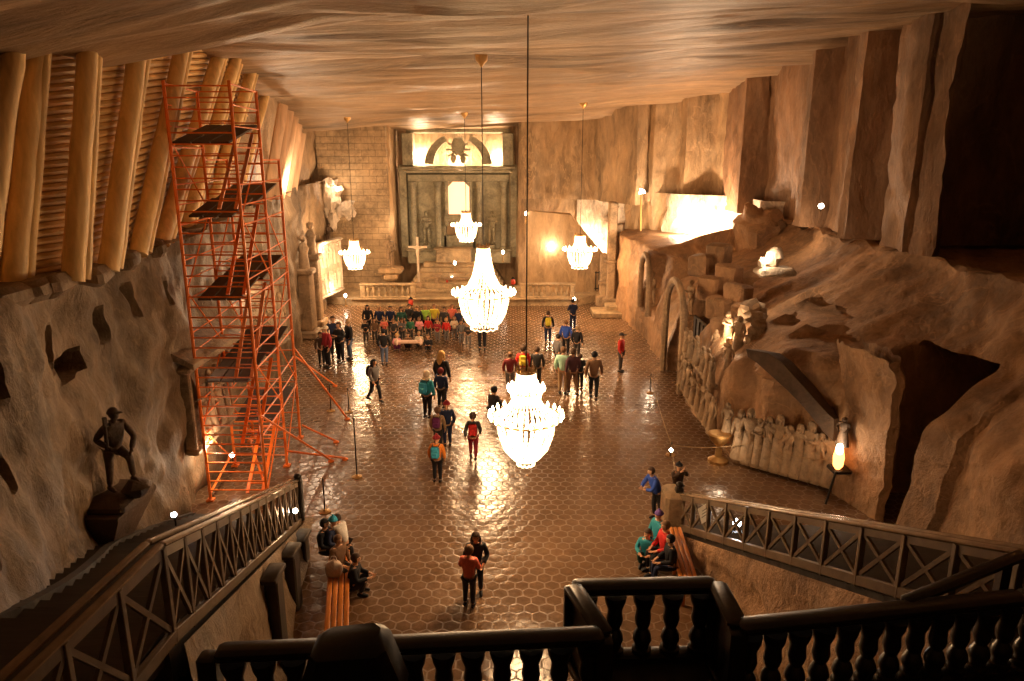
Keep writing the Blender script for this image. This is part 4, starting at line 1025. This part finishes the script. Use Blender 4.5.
m.tube([(p.x, p.y, 3.6), q], .05, 8); m.build('pole', M['brass'], T); m = MB(); m.prism([(-.1, 0), (.25, .05), (.18, .25), (-.05, .3)], (0, .15, 0), q); m.build('lamp_head', M['lamp'], T)

# ------------------------------------------------------------------ altar in its niche
AY = 51.3
T = thing('altar', 'tall carved salt altar with columns, broken arch pediment and a glowing window', 'altar', (-3.7, AY, 2.0))
X0, X1, ZB, ZT = -7.2, -.2, 2.0, 8.3; XC = -3.72
def part(name, fn, mat='altar', par=None):
    m = MB(); fn(m); return m.build(name, M[mat], par or T)
def wallpart(m):
    m.box((XC - 2.25, AY + .35, 5.1), (2.6, .5, 6.2)); m.box((XC + 2.25, AY + .35, 5.1), (2.6, .5, 6.2)); m.box((XC, AY + .35, 2.9), (2.2, .5, 1.8)); m.box((XC, AY + .35, 7.95), (2.2, .5, .6))
part('back_wall', wallpart)
part('cornice', lambda m: (m.box((XC, AY + .0, 8.25), (7.4, 1.1, .22), bev=.05), m.box((XC, AY + .05, 8.5), (7.9, 1.3, .22), bev=.06), m.box((XC, AY + .1, 7.8), (7.0, .9, .5), bev=.03)))
part('plinth', lambda m: (m.box((XC, AY - .0, 2.35), (7.3, 1.1, .9), bev=.05), m.box((XC, AY - .05, 2.85), (7.45, 1.2, .16), bev=.04)))
COLP = [(.27, 2.93), (.27, 3.05), (.21, 3.12), (.205, 5), (.185, 7.1), (.20, 7.15), (.26, 7.35), (.30, 7.5), (.30, 7.56)]
for x in (-3.15, -1.45, 1.45, 3.15):
    def colm(m): m.lathe(COLP, (XC + x, AY - .25, 0), 12)
    part('column', colm)
def arc(sgn):
    def f(m):
        pts = []
        for k in range(9):
            a = math.radians(4 + 62 * k / 8); pts.append((XC + sgn * 2.35 * math.cos(a), 8.6 + 2.2 * math.sin(a)))
        inn = [(XC + (x - XC) * .74, 8.6 + (z - 8.6) * .84) for x, z in pts]
        poly = pts + inn[::-1]
        m.prism(poly if sgn > 0 else poly[::-1], (0, .5, 0), (0, AY - .1, 0))
    return f
part('pediment_arch', arc(1)); part('pediment_arch', arc(-1))
def crest(m):
    m.lathe([(.2, -.6), (.45, -.3), (.5, .1), (.32, .42), (.38, .55)], (XC, AY + .1, 9.95), 12, .5)
    for k in range(10):
        a = math.pi * 2 * k / 10; m.bar((XC + .3 * math.cos(a), AY + .1, 9.7 + .3 * math.sin(a)), (XC + .85 * math.cos(a), AY + .1, 9.7 + .75 * math.sin(a)), .12, .12)
    for s in (1, -1): m.ball((XC + s * .32, AY - .05, 9.1), (.2, .16, .32), 8, 6); m.ball((XC + s * .32, AY - .05, 9.5), .12, 8, 6)
part('crest', crest)
for s in (-1, 1): part('gable_pier', lambda m: (m.box((XC + s * 3.45, AY + .25, 9.7), (.75, 1.3, 2.2), bev=.05), m.box((XC + s * 3.85, AY + .3, 5.5), (.5, 1.2, 6.4), bev=.04)))
part('gable_beam', lambda m: m.box((XC, AY + .5, 10.95), (7.2, .5, .3), bev=.05))
part('window_frame', lambda m: (m.box((XC - .86, AY - .05, 6.1), (.22, .5, 3.2), bev=.04), m.box((XC + .86, AY - .05, 6.1), (.22, .5, 3.2), bev=.04), m.box((XC, AY - .05, 7.65), (1.9, .5, .22), bev=.05), m.box((XC, AY - .05, 5.05), (2.1, .55, .5), bev=.05),
                               m.bar((XC - .86, AY - .05, 7.2), (XC - .4, AY - .05, 7.66), .4, .16), m.bar((XC + .86, AY - .05, 7.2), (XC + .4, AY - .05, 7.66), .4, .16)))
def pane(m):
    m.prism([(-.74, 5.3), (.74, 5.3), (.74, 7.2), (.42, 7.55), (-.42, 7.55), (-.74, 7.2)], (0, .05, 0), (XC, AY + .12, 0))
wp = part('backlit_panel', pane, 'window'); wp['label'] = 'glowing backlit window panel'
for s in (-1, 1):
    f_, _t = figure('saint_statue', (XC + s * 2.3, AY - .25, 3.2), 1.35, 0, 'hold', False, 'x', 'statue', dict(body=M['altar'], jacket=M['altar'], trousers=M['altar'], shoe=M['altar'], hair=M['altar'], eyes=M['altar']))
    tag(f_, 'carved saint standing between the columns on the %s of the altar window' % ('left' if s < 0 else 'right'), 'statue')
    m = MB(); m.lathe([(.36, 2.93), (.30, 3.0), (.30, 3.2)], (XC + s * 2.3, AY - .25, 0), 12); tag(m.build('statue_pedestal', M['altar'], origin=(XC + s * 2.3, AY - .25, 2.9)), 'low round pedestal under the carved saint on the %s of the altar' % ('left' if s < 0 else 'right'), 'pedestal')
# altar table and things on the stage
m = MB(); m.box((-4.05, 49.9, 2.58), (2.4, .8, .95), bev=.06); m.box((-4.05, 49.9, 3.08), (2.7, 1.0, .1), bev=.03)
tag(m.build('altar_table', M['stage'], origin=(-4.05, 49.9, 2.1)), 'pale stone altar table at the top of the steps', 'table')
def stage_thing(nm, px_, py, label, cat, f, Y=None, z=.5, mat='carved'):
    p = at(px_, py, Y=Y) if Y else at(px_, py, z=z); T = thing(nm, label, cat, p); f(T, p); return T
def cross(T, p):
    m = MB(); m.box(p + Vector((0, 0, .15)), (.7, .5, .3), bev=.05); m.box(p + Vector((0, 0, .45)), (.45, .35, .35), bev=.04); m.build('base', M['carved'], T)
    m = MB(); m.bar(p + Vector((0, 0, .5)), p + Vector((0, 0, 3.6)), .13, .13); m.bar(p + Vector((-.62, 0, 2.95)), p + Vector((.62, 0, 2.95)), .12, .12); m.build('cross', M['white_rock'], T)
    m = MB(); m.tube([p + Vector((0, -.12, 2.2)), p + Vector((0, -.13, 2.6)), p + Vector((0, -.12, 2.9))], [.05, .11, .09], 8); m.ball(p + Vector((0, -.15, 3.05)), .09, 8, 6)
    for s in (1, -1): m.tube([p + Vector((s * .08, -.12, 2.85)), p + Vector((s * .5, -.09, 3.0))], [.05, .035], 6)
    m.build('carved_figure', M['white_rock'], T)
stage_thing('crucifix', 419, 291, 'tall standing crucifix on the stage left of the altar steps', 'crucifix', cross)
def lectern(T, p):
    m = MB(); m.box(p + Vector((0, 0, .06)), (.5, .45, .12), bev=.03); m.box(p + Vector((0, 0, .5)), (.3, .25, .8), bev=.03); m.build('column', M['carved'], T)
    m = MB(); m.box(p + Vector((0, -.02, .95)), (.55, .42, .07), Matrix.Rotation(.3, 3, 'X')); m.build('desk', M['carved'], T)
stage_thing('lectern', 437, 290, 'low stone lectern in front of the altar steps', 'lectern', lectern)
def redtable(T, p):
    m = MB(); m.box(p + Vector((.0, 0, .72)), (1.9, .6, .12), bev=.03); m.build('table_top', M['carved'], T)
    for s in (-.85, .85):
        m = MB(); m.box(p + Vector((s, 0, .33)), (.14, .5, .66), bev=.02); m.build('leg', M['red'], T)
stage_thing('side_table', 460, 289, 'low table with red ends on the stage beside the middle chandelier', 'table', redtable)
def lantern(T, p):
    P_ = lambda pr: [(r * .62, z * .62) for r, z in pr]
    m = MB(); m.lathe(P_([(.14, 0), (.14, .05), (.05, .08), (.05, .3), (.2, .34), (.22, .4), (.22, .42)]), p, 10); m.build('stand', M['iron'], T)
    m = MB(); m.lathe(P_([(.2, .42), (.24, .55), (.24, .85), (.14, 1.0)]), p, 12); m.build('glass', M['red'], T)
    m = MB(); m.lathe(P_([(.06, 1.0), (.26, 1.03), (.10, 1.2), (.02, 1.28)]), p, 10); m.build('lantern_cap', M['iron'], T)
stage_thing('lantern', 513, 288, 'red glass lantern on the stage right of the middle chandelier', 'lantern', lantern)
stage_thing('lantern', 411, 309, 'red lamp on the floor before the left stage balustrade', 'lantern', lantern, z=0)
def candle(T, p):
    m = MB(); m.lathe([(.10, 0), (.10, .02), (.03, .05), (.025, .5), (.07, .53), (.07, .55)], p, 10); m.build('holder', M['brass'], T)
    m = MB(); m.ball(p + Vector((0, 0, .68)), (.09, .09, .13), 8, 6); m.build('flame', M['lamp'], T)
for px_, py, lb in [(452, 288, 'bright candle lamp in front of the low red ended table'), (455, 273, 'white candle lamp on the altar steps'), (503, 262, 'small lamp on the stage right of the altar steps'), (574, 310, 'tall bright candle lamp by the right end of the altar rail'),
                    (346, 306, 'pair of white candle lamps by the left end of the altar rail'), (531, 281, 'small candle lamp behind the right stage balustrade'), (526, 224, 'small red glowing lamp on the rock wall right of the altar')]:
    if py == 224: stage_thing('candle_lamp', px_, py, lb, 'lamp', candle, Y=47.5)
    elif py < 280: stage_thing('candle_lamp', px_, py, lb, 'lamp', candle, Y=(48.3 if px_ < 500 else 49.6))
    else: stage_thing('candle_lamp', px_, py, lb, 'lamp', candle, z=.5 if py < 300 else 0)
def redchair(T, p):
    m = MB(); m.box(p + Vector((0, 0, .48)), (.6, .55, .1), bev=.03); m.box(p + Vector((0, .25, .95)), (.6, .08, .9), bev=.03); m.build('seat', cloth(C['red']), T)
    for x in (-.25, .25):
        for y in (-.22, .22):
            m = MB(); m.box(p + Vector((x, y, .22)), (.06, .06, .44)); m.build('leg', M['iron'], T)
stage_thing('chair', 532, 284, 'red upholstered chair on the stage right of the altar steps', 'chair', redchair, z=.5)
# stage balustrades
SB = [(0, .09), (.04, .09), (.07, .05), (.2, .10), (.34, .12), (.5, .06), (.58, .06), (.62, .1), (.66, .1)]
sb_me = MB().lathe([(r, z) for z, r in SB], (0, 0, 0), 10).mesh('baluster', M['stage'])
def stage_bal(x0, x1, n, label):
    y = 45.25; T = thing('stone_balustrade', label, 'balustrade', ((x0 + x1) / 2, y, .5)); l = parent_loc(T); z = .53
    m = MB(); m.box(((x0 + x1) / 2, y, z + .05), (x1 - x0, .34, .1), bev=.02); m.build('bottom_rail', M['stage'], T)
    m = MB(); m.box(((x0 + x1) / 2, y, z + .85), (x1 - x0 + .1, .4, .15), bev=.04); m.build('handrail', M['stage'], T)
    for x in (x0 + .15, x1 - .15):
        m = MB(); m.box((x, y, z + .44), (.32, .32, .72), bev=.03); m.build('end_post', M['stage'], T)
    for k in range(n): link_mesh('baluster', sb_me, T, Vector((x0 + .45 + (x1 - x0 - .9) * k / (n - 1), y, z + .1)) - l)
stage_bal(-9.65, -6.15, 8, 'low stone balustrade on the stage edge left of the altar steps')
stage_bal(.55, 4.0, 8, 'low stone balustrade on the stage edge right of the altar steps')

# ------------------------------------------------------------------ carved figures and reliefs
ST_ = lambda k: dict(body=M[k], jacket=M[k], trousers=M[k], shoe=M[k], hair=M[k], eyes=M[k])
# the miner on his bracket
pz = 2.72
m = MB(); P0 = Vector((-8.0, 13.35, 0))
top = [(-.85, -.8), (.42, -.8), (.42, .75), (-.85, .75)]; bot = [(-.7, -.3), (-.32, -.3), (-.32, .1), (-.7, .1)]
m.add([P0 + Vector((x, y, .9)) for x, y in bot] + [P0 + Vector((x, y, 2.45)) for x, y in top] + [P0 + Vector((x * .98, y * .98, 2.52)) for x, y in top], [(3, 2, 1, 0), (8, 9, 10, 11)] + [(r + i, r + (i + 1) % 4, r + 4 + (i + 1) % 4, r + 4 + i) for r in (0, 4) for i in range(4)])
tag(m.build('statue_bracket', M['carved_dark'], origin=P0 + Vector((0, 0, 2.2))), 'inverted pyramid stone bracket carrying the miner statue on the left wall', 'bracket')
m = MB(); m.box(P0 + Vector((-.1, 0, 2.62)), (1.1, 1.25, .22), bev=.06); m.rough(.06); tag(m.build('stone_slab', M['carved_dark'], origin=P0 + Vector((0, 0, 2.5))), 'rough dark stone slab under the miner statue', 'slab')
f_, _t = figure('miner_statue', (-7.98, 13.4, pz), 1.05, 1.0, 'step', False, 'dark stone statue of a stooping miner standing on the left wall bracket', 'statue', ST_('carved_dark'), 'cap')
m = MB(); m.ball((.12, -.46, .14), (.26, .26, .17), 10, 7, .4); o = m.build('footrest_rock', M['carved_dark'], None, (0, 0, 0)); o.parent = f_
m = MB(); m.tube([(-.20, -.24, .98), (-.22, -.3, 1.5)], .02, 6); m.box((-.22, -.3, 1.54), (.06, .06, .16)); o = m.build('lamp_staff', M['carved_dark'], None, (0, 0, 0)); o.parent = f_
# carved panel with canopy behind the scaffold
def relief_panel(nm, c, w, h, n, rz, label, mat='carved', cols=1):
    T = thing(nm, label, 'relief', c, rz)
    m = MB(); m.box((0, 0, h / 2), (w, .12, h)); o = m.build('slab', M[mat], None, (0, 0, 0)); o.parent = T
    m = MB(); m.box((-w / 2, -.06, h / 2), (.16, .3, h + .1), bev=.03); m.box((w / 2, -.06, h / 2), (.16, .3, h + .1), bev=.03); m.box((0, -.1, h), (w + .4, .4, .18), bev=.05); m.box((0, -.1, 0), (w + .3, .36, .16), bev=.04)
    o = m.build('frame', M[mat], None, (0, 0, 0)); o.parent = T
    rows = cols
    for r in range(rows):
        for k in range(n):
            hh = h / rows * .8; t = template(['hold', 'stand', 'walk'][(k + r) % 3], False)
            m = MB(); s = hh / 1.75; me = t['jacket']
            fz = thing_part('carved_figure', T, M[mat], (-w / 2 + w * (k + .6) / (n + .2), -.08, r * h / rows + .12), s, .25 * ((k * 7) % 5 - 2), ['hold', 'stand', 'walk'][(k + r) % 3])
    return T
FIG = {}
def fig_mesh(pose):
    if pose in FIG: return FIG[pose]
    T = template(pose, False); vs_, fs_ = [], []
    for me, off in ((T['body'], Vector()), (T['jacket'], Vector()), (T['trousers'], Vector()), (hair_mesh('long'), T['head'])):
        b = len(vs_); vs_ += [v.co + off for v in me.vertices]; fs_ += [tuple(i + b for i in p.vertices) for p in me.polygons]
    m = MB(); m.add(vs_, fs_, True); m.lathe([(.30, .02), (.26, .3), (.2, .7), (.17, 1.0)], (0, 0, 0), 10)
    FIG[pose] = m.mesh('carved_figure', M['carved']); return FIG[pose]
def thing_part(nm, T, mat, loc, s, yaw, pose):
    return link_mesh(nm, fig_mesh(pose), T, loc, (0, 0, yaw), (s, s * .7, s), mat)
relief_panel('carved_relief', (-8.68, 19.4, 1.55), 2.6, 2.3, 5, PI / 2 + .0, 'carved salt relief in a frame on the left wall behind the scaffold')
m = MB(); m.prism([(0, 0), (.75, -.35), (.75, -.2), (0, .22)], (0, 3.4, 0), (-9.0, 17.9, 4.25)); tag(m.build('relief_canopy', M['carved'], origin=(-8.9, 19.5, 4.2)), 'sloping stone canopy above the carved relief behind the scaffold', 'canopy')
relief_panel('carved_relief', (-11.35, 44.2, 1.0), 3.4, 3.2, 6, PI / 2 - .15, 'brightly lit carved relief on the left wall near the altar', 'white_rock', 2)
relief_panel('carved_relief', (-10.05, 28.5, 1.6), 3.2, 2.6, 6, PI / 2 - .1, 'carved relief on the left wall beyond the scaffold', 'carved')
for y, zz, lb in ((37.0, 3.0, 'tall dark stone pilaster on the left wall beyond the scaffold'), (39.6, 3.4, 'tall pale stone pilaster on the left wall before the lit relief')):
    x = lerp(XT, y) + .55; m = MB(); m.box((x, y, zz / 2 + .4), (.7, .8, zz), bev=.08); m.box((x, y, zz + .5), (.95, 1.05, .3), bev=.07); m.box((x, y, .2), (1.05, 1.2, .4), bev=.07); m.lathe([(.28, zz + .6), (.22, zz + 1.4), (.3, zz + 1.7), (.12, zz + 2.0)], (x, y, 0), 10); m.ball((x, y, zz + 2.2), .2, 8, 6); m.rough(.04, 3)
    tag(m.build('stone_pilaster', M['carved'], origin=(x, y, 0)), lb, 'pilaster')
# statues high on the left of the back wall
def ledge_statue(px_, py, Y, s, yaw, pose, lb, base=True, mat='carved_dark'):
    p = at(px_, py, Y=Y); f_, _ = figure('wall_statue', p, s, yaw, pose, False, lb, 'statue', ST_(mat))
    m = MB(); m.box(p + Vector((0, .3, -.2)), (1.3 * s, 1.2, .4), bev=.1); m.box(p + Vector((0, .4, -.6)), (.8 * s, 1.0, .5), bev=.12); m.rough(.08)
    tag(m.build('statue_corbel', M['rock_back'], origin=p), 'rock corbel under the ' + ' '.join(lb.split()[:5]), 'corbel')
ledge_statue(328, 246, 47.9, .9, .9, 'lean', 'dark angel statue leaning on the wall above the left relief')
ledge_statue(390, 268, 48.0, 1.25, .8, 'hug', 'robed statue with folded hands standing left of the altar niche', mat='carved')
m = MB(); p = at(330, 196, Y=48.3); m.ball(p, (.75, .6, 1.1), 14, 12, .7); m.ball(p + Vector((1.0, .1, -.9)), (.6, .5, .55), 12, 8, .7); m.ball(p + Vector((.1, 0, -1.5)), (.35, .4, .8), 10, 8, .6); m.rough(.1, 3)
tag(m.build('rock_pendant', M['white_rock'], origin=p), 'knobbly bright lit salt rock boss on the far left back wall', 'rock')
# stone group and plinth at the right of the stage
m = MB()
for x, y, w, h in ((6.15, 44.4, .55, 6.6), (6.6, 44.9, .5, 5.2), (5.75, 45.0, .4, 3.4)):
    m.box((x, y, h / 2), (w, .6, h), bev=.08); m.box((x, y, h * .45), (w + .2, .8, .25), bev=.05); m.box((x, y, .35), (w + .4, 1.0, .7), bev=.08)
m.rough(.07, 1.4); tag(m.build('rock_pillar', M['carved'], origin=(6.1, 44.6, 0)), 'tall bundled rock pillar at the right end of the stage', 'pillar')
m = MB(); m.box((5.9, 42.4, .16), (2.2, 1.9, .32), bev=.05); m.box((6.3, 42.8, .45), (1.3, 1.1, .3), bev=.05); tag(m.build('stone_plinth', M['stage'], origin=(5.9, 42.4, 0)), 'stepped stone plinth on the floor below the rock pillar', 'plinth')
T = thing('small_gate', 'small dark gate at the foot of the bright stairwell', 'gate', (6.0, 47.3, .5))
for k in range(6):
    m = MB(); m.box((5.55 + .22 * k, 47.25, 1.25), (.06, .06, 1.3)); m.build('bar', M['iron'], T)
for z in (.75, 1.8):
    m = MB(); m.box((6.1, 47.25, z), (1.25, .05, .07)); m.build('rail', M['iron'], T)
# niches and figures of the right wall
m = MB(); p = Vector((7.0, 36.6, 2.0)); f_, _ = figure('niche_statue', (7.15, 35.9, 1.9), 1.0, -1.2, 'hug', False, 'robed statue in the arched niche nearest the stage on the right wall', 'statue', ST_('carved'))
f_, _ = figure('niche_statue', (7.5, 29.6, 2.75), .9, -1.2, 'hold', False, 'small statue high in the tall doorway arch of the right wall', 'statue', ST_('carved'))
def arch_trim(y, zc, r, h, lb):
    m = MB(); pts = []
    for k in range(15):
        a = math.pi * k / 14; pts.append(Vector((6.72, y + r * math.cos(a), zc + r * math.sin(a))))
    pts = [Vector((6.72, y + r, zc - h))] + pts + [Vector((6.72, y - r, zc - h))]
    m.tube(pts, .15, 8); m.rough(.04, 3); tag(m.build('stone_arch', M['carved'], origin=(6.72, y, zc)), lb, 'arch')
arch_trim(36.0, 3.3, 1.2, 1.7, 'round stone arch framing the niche nearest the stage')
arch_trim(29.1, 2.7, 1.65, 2.65, 'tall stone arch framing the dark doorway in the right wall')
m = MB(); m.box((7.95, 29.1, 1.3), (.12, 2.9, 2.6), bev=.02)
for k in range(4): m.box((7.86, 28.2 + .6 * k, 1.3), (.06, .05, 2.5))
tag(m.build('wooden_door', M['stair'], origin=(7.95, 29.1, 0)), 'dark plank door inside the tall arch of the right wall', 'door')
# stepped buttress beside the arch
steps = [tuple(at(px_, py, X=X_)) for px_, py, X_ in ((697, 258, 7.75), (706, 279, 7.7), (714, 300, 7.65), (721, 321, 7.6), (728, 341, 7.55))]
for i, (x, y, z) in enumerate(steps):
    m = MB(); x += .3; m.box((x, y, z - .35), (.75, 1.05, .9), .6, .08); m.box((x + .55, y - .15, z + .2), (.7, .95, .85), .6, .08); m.rough(.12, 2)
    tag(m.build('stepped_block', M['rock_right'], origin=(x, y, z)), 'square cut rock block on the right wall, %s step down from the bright alcove' % ORD[i], 'block', 'stepped rock blocks of the right wall')
# grotto with lit figures
T = thing('carved_grotto', 'small lit grotto with carved figures on the right rock slope', 'grotto', (7.9, 24.0, 2.6))
m = MB()
for k in range(11):
    a = math.pi * k / 10; m.ball((8.0 + .25 * math.sin(a), 24.0 + .85 * math.cos(a), 2.9 + 1.35 * math.sin(a)), (.35, .24, .26), 8, 6, .8)
m.rough(.12, 2); m.build('rock_surround', M['carved'], T)
for k, (x, y, z, s) in enumerate([(7.55, 24.5, 3.5, .75), (7.45, 23.9, 3.4, .6), (7.6, 23.4, 3.5, .8), (7.3, 24.9, 3.2, .5), (7.2, 23.0, 3.1, .55)]):
    link_mesh('carved_figure', fig_mesh(['hold', 'crouch', 'stand', 'hug', 'walk'][k]), T, Vector((x, y, z - .75)) - Vector((7.9, 24.0, 2.6)), (0, 0, -.9), s, M['carved'])
# row of carved figures along the foot of the right wall
def wall_figs(lb, pts, sc0, group=None):
    T = thing('carved_relief', lb, 'relief', pts[0][:3])
    m = MB()
    for (x, y, z, s, yw), q in zip(pts, pts[1:]):
        m.bar(Vector((x + .15, y, z - .05)), Vector((q[0] + .15, q[1], q[2] - .05)), .5, .14, bev=.03)
    m.build('ledge', M['carved'], T)
    for k, (x, y, z, s, yw) in enumerate(pts):
        link_mesh('carved_figure', fig_mesh(['stand', 'hold', 'hug', 'walk', 'raise'][(k * 3) % 5]), T, Vector((x, y, z)) - Vector(pts[0][:3]), (0, 0, yw), (s, s * .85, s), M['carved'])
cr = []
for k in range(10):
    f = k / 9; cr.append((7.0 + 2.05 * f, 20.7 - 1.75 * f, .22, .92 + .09 * math.sin(k * 2.1), -.8 + .3 * math.sin(k * 1.7)))
wall_figs('crowd of carved salt figures standing under the slanting shadow strip on the right', cr, 1)
cr = [(6.62 + .05 * math.sin(k), 22.4 + .62 * k, .35 + .05 * k, .75 + .08 * math.sin(k * 1.3), -1.3) for k in range(8)]
wall_figs('row of small carved figures along the foot of the right wall beyond the crowd', cr, 1)
cr = [(6.72 + .06 * math.sin(k), 23.2 + .7 * k, 1.75 + .05 * k, .6 + .06 * math.sin(k * 2.3), -1.3) for k in range(6)]
wall_figs('upper row of small carved figures on the right wall above the first', cr, 1)
m = MB(); p = at(742, 460, z=.0); p = Vector((6.45, 20.9, 0)); m.lathe([(.32, 0), (.32, .1), (.12, .2), (.1, .55), (.3, .75), (.38, .95), (.3, .98)], p, 14)
T = thing('stone_font', 'round stone bowl on a foot with a lit figure, left of the carved crowd', 'font', p)
m.build('bowl', M['brass'], T); link_mesh('carved_figure', fig_mesh('hug'), T, (.25, .15, .85), (0, 0, -.6), .62, M['carved'])
# shrine niche with lamp on the block face
T = thing('wall_shrine', 'small shrine with a dark bust and a glowing lamp on the rock block at right', 'shrine', (8.85, 18.1, 1.0))
p = Vector((8.85, 18.1, 1.05))
link_mesh('bust', fig_mesh('hug'), T, (.1, .1, .68), (0, 0, -.7), (.62, .5, .48), M['carved_dark'])
m = MB(); m.lathe([(.06, 0), (.13, .1), (.15, .35), (.10, .6), (.04, .7)], p, 10); m.build('lamp_glass', M['flame'], T)
m = MB(); m.ball(p + Vector((-.05, -.1, .62)), (.1, .1, .16), 8, 6); m.build('bulb', M['lamp'], T)
m = MB(); m.box(p + Vector((.1, .1, -.06)), (.5, .5, .12), bev=.03); m.tube([p + Vector((-.1, -.15, 0)), p + Vector((-.35, -.3, -.9))], .03, 6); m.build('bracket', M['iron'], T)
# lit figure on the crag above the grotto
m = MB(); p = at(771, 268, X=9.0); m.box(p + Vector((.2, .2, -.15)), (1.2, .9, .3), bev=.08); m.ball(p + Vector((.1, .1, .35)), (.3, .25, .4), 8, 6, .5); m.ball(p + Vector((-.25, .1, .15)), (.2, .2, .25), 8, 6, .5); m.rough(.08, 3)
tag(m.build('rock_crag', M['white_rock'], origin=p), 'small bright lit crag on the right slope above the grotto', 'rock')
